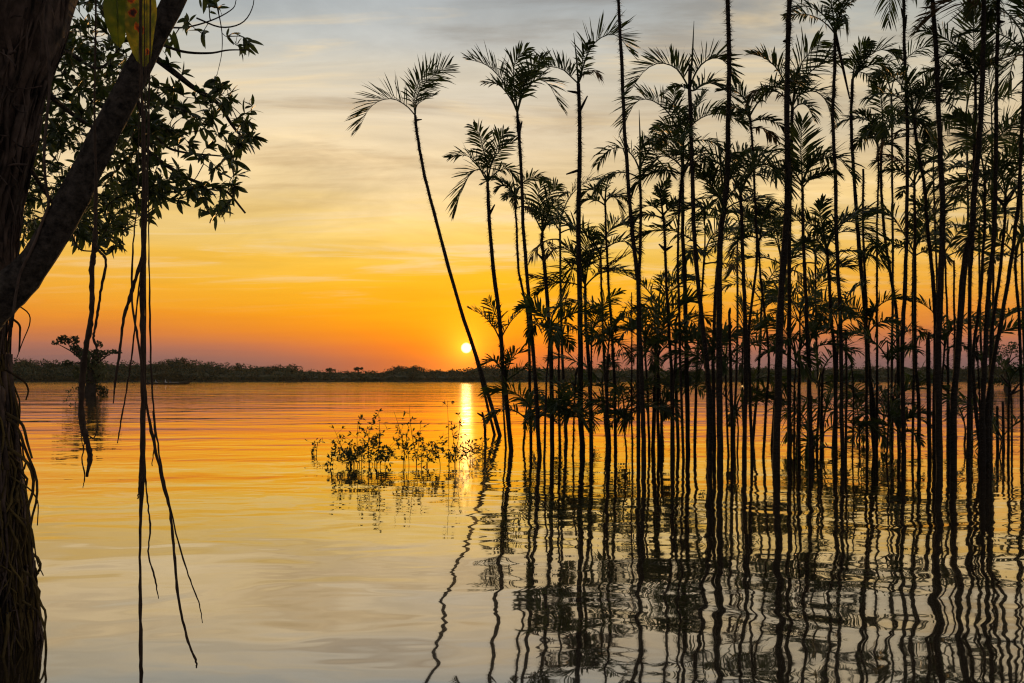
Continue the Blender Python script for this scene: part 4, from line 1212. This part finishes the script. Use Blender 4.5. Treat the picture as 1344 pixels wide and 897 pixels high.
    # hanging slim leaves on the free twigs at the top right
    for (a, c, l) in ((245, 18, 28), (218, 48, 26), (228, 40, 34), (272, -14, 30), (262, -2, 14), (204, 262, 26), (276, 270, 22), (263, 272, 16), (284, 268, 20)):
        leaves.append((P(a, c, TD - 0.05), Vector((rg.uniform(-.15, .3), rg.uniform(-.2, .2), -1)), Vector((rg.uniform(-.4, .4), -1, .2)), l * mpp, 0.24))
    # a leaf mesh shared by the leaves that show largest, the rest one mass
    protos = []
    for bnd in (0.05, 0.18, 0.32):
        pm = MB(); pm.leaf(Vector((0, 0, 0)), Vector((0, 1, 0)), Vector((0, 0, 1)), 1.0, 0.32, bnd, 6)
        me = pm.mesh('leaf'); me.materials.append(MATS['leaf']); protos.append(me)
    def vis(l):
        px = 672 + l[0].x / l[0].y * F
        free = 1.5 if px > 205 else 1.0
        return l[3] / l[0].y * free
    leaves.sort(key=vis, reverse=True)
    for (p, dv, nr, ln, w) in leaves[:300]:
        y = dv.normalized(); s = y.cross(nr).normalized(); n = s.cross(y)
        M = Matrix((s * ln * (w / 0.32), y * ln, n * ln)).transposed().to_4x4()
        M.translation = p - base
        lo = bpy.data.objects.new('leaf', rg.choice(protos)); C.objects.link(lo); lo.parent = root
        lo.matrix_local = M
    rest = MB()
    for (p, dv, nr, ln, w) in leaves[300:]:
        rest.leaf(p - base, dv, nr, ln, ln * w, rg.uniform(0.05, 0.3), 4)
    rest.build('foliage', 'leaf', root)['kind'] = 'stuff'


big_tree()

# ------------------------------------------------------------------ roots hanging in front
RD = 3.6
def hanging(strands, label, seed):
    """strands: list of (points px, list of widths px, depth); the first is the root itself, others are side rootlets"""
    rg = random.Random(seed)
    top = P(strands[0][0][0][0], strands[0][0][0][1], strands[0][2])
    root = empty('hanging_root', top); tag(root, label, 'aerial root', 'roots hanging over the water')
    for j, (poly, w, d) in enumerate(strands):
        n = max(12, int(len(poly) * 6))
        q = resample([P(a, c, d) for a, c in poly], n)
        ws = [v.x for v in resample([Vector((x, 0, 0)) for x in w], n)]
        mpp = d / F
        q = [v + Vector((rg.gauss(0, 1), rg.gauss(0, 1), 0)) * mpp * 0.28 for v in q]
        mb = MB(); mb.tube(local(q, top), [max(0.5, x) * mpp * 0.43 * rg.uniform(0.85, 1.2) for x in ws], 7, wob=0.1, rng=rg)
        mb.build('strand' if j == 0 else 'rootlet', 'root', root)


hanging([([(127, -260), (126, -60), (125, 60), (124, 150), (126, 250), (124, 325), (121, 350), (121, 395), (118, 430), (112, 462), (108, 500), (107, 545), (112, 572), (118, 598), (114, 626)], [3, 3, 3, 3, 5, 7, 8, 7, 8, 9, 9, 9, 9, 8, 4], 3.7),
         ([(124, 318), (130, 330), (139, 342), (134, 375), (130, 400), (126, 425), (123, 443), (127, 458), (130, 470)], [4, 4, 4, 4, 4, 4, 4, 3, 2], 3.68),
         ([(113, 575), (108, 600), (111, 625), (109, 641)], [2, 2, 2, 1], 3.7), ([(113, 570), (123, 575), (128, 562), (128, 552)], [2, 2, 2, 1], 3.69), ([(117, 590), (121, 600), (115, 618)], [2.5, 2, 1], 3.69),
         ([(110, 555), (107, 575), (110, 592)], [1.5, 1.5, 1], 3.68)],
        'thick dark twisted root ending in a frayed tip just above the water', 1)
hanging([([(187, -270), (186, -60), (185, 60), (188, 180), (189, 300), (187, 400), (188, 480), (187, 560), (186, 628), (184, 700), (184, 780), (185, 850), (185, 910), (184, 1010)], [3.5, 3.5, 3.5, 4.5, 8, 8, 7, 7, 8, 4, 4.5, 5.5, 5, 4], RD),
         ([(186, 600), (183, 640), (181, 655)], [4, 3, 2], RD), ([(185, 620), (187, 633)], [5, 2], RD - 0.01)],
        'long straight root hanging plumb all the way down into the water', 2)
hanging([([(199, -280), (198, -60), (197, 60), (195, 180), (192, 260), (190, 320), (180, 360), (170, 392), (162, 422), (156, 470), (151, 505), (149, 530)], [2.4, 2.4, 2.4, 2.8, 3.4, 4, 5.5, 5, 4.5, 4, 3, 1.5], RD - 0.03)],
        'root curving away leftwards from the bundle and ending above the far waterline', 3)
hanging([([(190, -275), (190, 60), (191, 260), (186, 340), (182, 380), (177, 430), (171, 480), (165, 520), (160, 545), (156, 570), (154, 582)], [1.2, 1.2, 1.4, 1.8, 2.4, 2.4, 2.4, 2.2, 2.2, 2, 1.4], RD + 0.04)],
        'thin wiry root slanting gently left out of the bundle', 4)
hanging([([(183, -268), (183, 60), (181, 240), (175, 320), (173, 390), (180, 440), (187, 490), (194, 540), (203, 585), (214, 635), (224, 676), (229, 730), (235, 790), (246, 838), (257, 868), (258, 877)], [1.4, 1.4, 1.8, 2.6, 3.5, 3.5, 4, 4, 4.5, 4.5, 4, 4, 4, 3.6, 3.2, 2], RD - 0.06)],
        'long root sweeping right below the bundle to a blunt end low over the water', 5)
hanging([([(193, -272), (193, 100), (195, 300), (197, 420), (199, 500), (204, 560), (211, 610), (221, 655), (235, 715), (250, 762), (261, 792), (266, 818)], [1.3, 1.3, 1.8, 2.6, 2.6, 2.6, 2.8, 2.8, 2.4, 2.2, 2, 1.2], RD - 0.08),
         ([(201, 540), (203, 580), (199, 612)], [2, 2, 1.4], RD - 0.08)],
        'thin root sweeping furthest right, ending in a fine whip', 6)
hanging([([(188, -266), (190, 100), (191, 300), (191, 480), (190, 600), (193, 650), (197, 690), (195, 728), (203, 758), (208, 786)], [1.2, 1.2, 1.6, 2.4, 2.6, 2.6, 2.6, 2.4, 2.4, 1.4], RD + 0.02)],
        'short kinked thin root beside the plumb root, ending mid air', 7)


# big leaves of a climber at the top
def climber():
    top = P(172, -150, 3.75)
    root = empty('climbing_plant', top); tag(root, 'climbing plant with two big backlit leaves, one blotched orange', 'climber')
    st = MB(); st.tube(local(resample([P(172, -290, 3.75), P(171, -150, 3.75), P(168, -70, 3.75), P(172, -45, 3.75)], 10), top), [0.006] * 10, 6)
    st.build('stem', 'root', root)
    for (a, b2, w, mat, label, yaw) in (((158, -52), (156, 62), 27, 'big_leaf', 'large plain green leaf with pale midrib', 0.25), ((188, -40), (189, 88), 40, 'spotted_leaf', 'large yellowing leaf with orange ringed blotches', -0.2)):
        d = 3.75; mpp = d / F
        p0 = P(*a, d); p1 = P(*b2, d)
        s = Vector((math.cos(yaw), math.sin(yaw), 0))
        n = 16; mb = MB(); me_uv = []
        for i in range(n + 1):
            t = i / n
            c = p0.lerp(p1, t) + Vector((0, -0.02 * math.sin(t * 3.0), 0))
            hw = w * mpp * 0.5 * (math.sin(math.pi * min(1, max(0.02, t ** 0.9))) ** 0.42 if t < 1 else 0.03)
            for k in (-1, -0.5, 0, 0.5, 1):
                wav = 0.009 * math.sin(t * 11 + k * 3) * abs(k) + 0.02 * k * math.sin(t * 3.1)
                mb.v.append(c + s * (hw * k) + Vector((0, -abs(k) * hw * 0.25 + wav, 0)) - top)
                me_uv.append(((k + 1) / 2, t))
        for i in range(n):
            for k in range(4):
                q = i * 5 + k
                mb.f.append((q, q + 1, q + 6, q + 5))
        ob = mb.build('leaf', mat, root)
        uvl = ob.data.uv_layers.new(name='UVMap')
        for lp_ in ob.data.loops:
            uvl.data[lp_.index].uv = me_uv[lp_.vertex_index]
        ob['label'] = label
        rb = MB(); rb.tube(local([p0 + Vector((0, -0.004, 0)), p0.lerp(p1, 0.5) + Vector((0, -0.026, 0)), p1], top), [0.004, 0.003, 0.001], 5)
        rb.build('midrib', 'midrib', ob)
        pt = MB(); pt.tube(local([P(170, -60, 3.75), p0], top), [0.004, 0.004], 5); pt.build('petiole', 'midrib', root)


climber()


# ------------------------------------------------------------------ evening haze over the lake
hz = MB(); hz.box((-1520, -80, -2.0), (1520, 1470, 16.0))
mh, bh, outh = material('haze')
pv = bh.node('ShaderNodeVolumePrincipled')
pv.inputs['Color'].default_value = (0.9, 0.86, 0.82, 1); pv.inputs['Density'].default_value = 0.000045; pv.inputs['Anisotropy'].default_value = 0.55
bh.l.new(pv.outputs[0], outh.inputs['Volume'])
tag(hz.build('haze', 'haze', smooth=False), 'thin pale evening haze lying over the lake', 'haze', kind='stuff')
scene.cycles.volume_bounces = 0
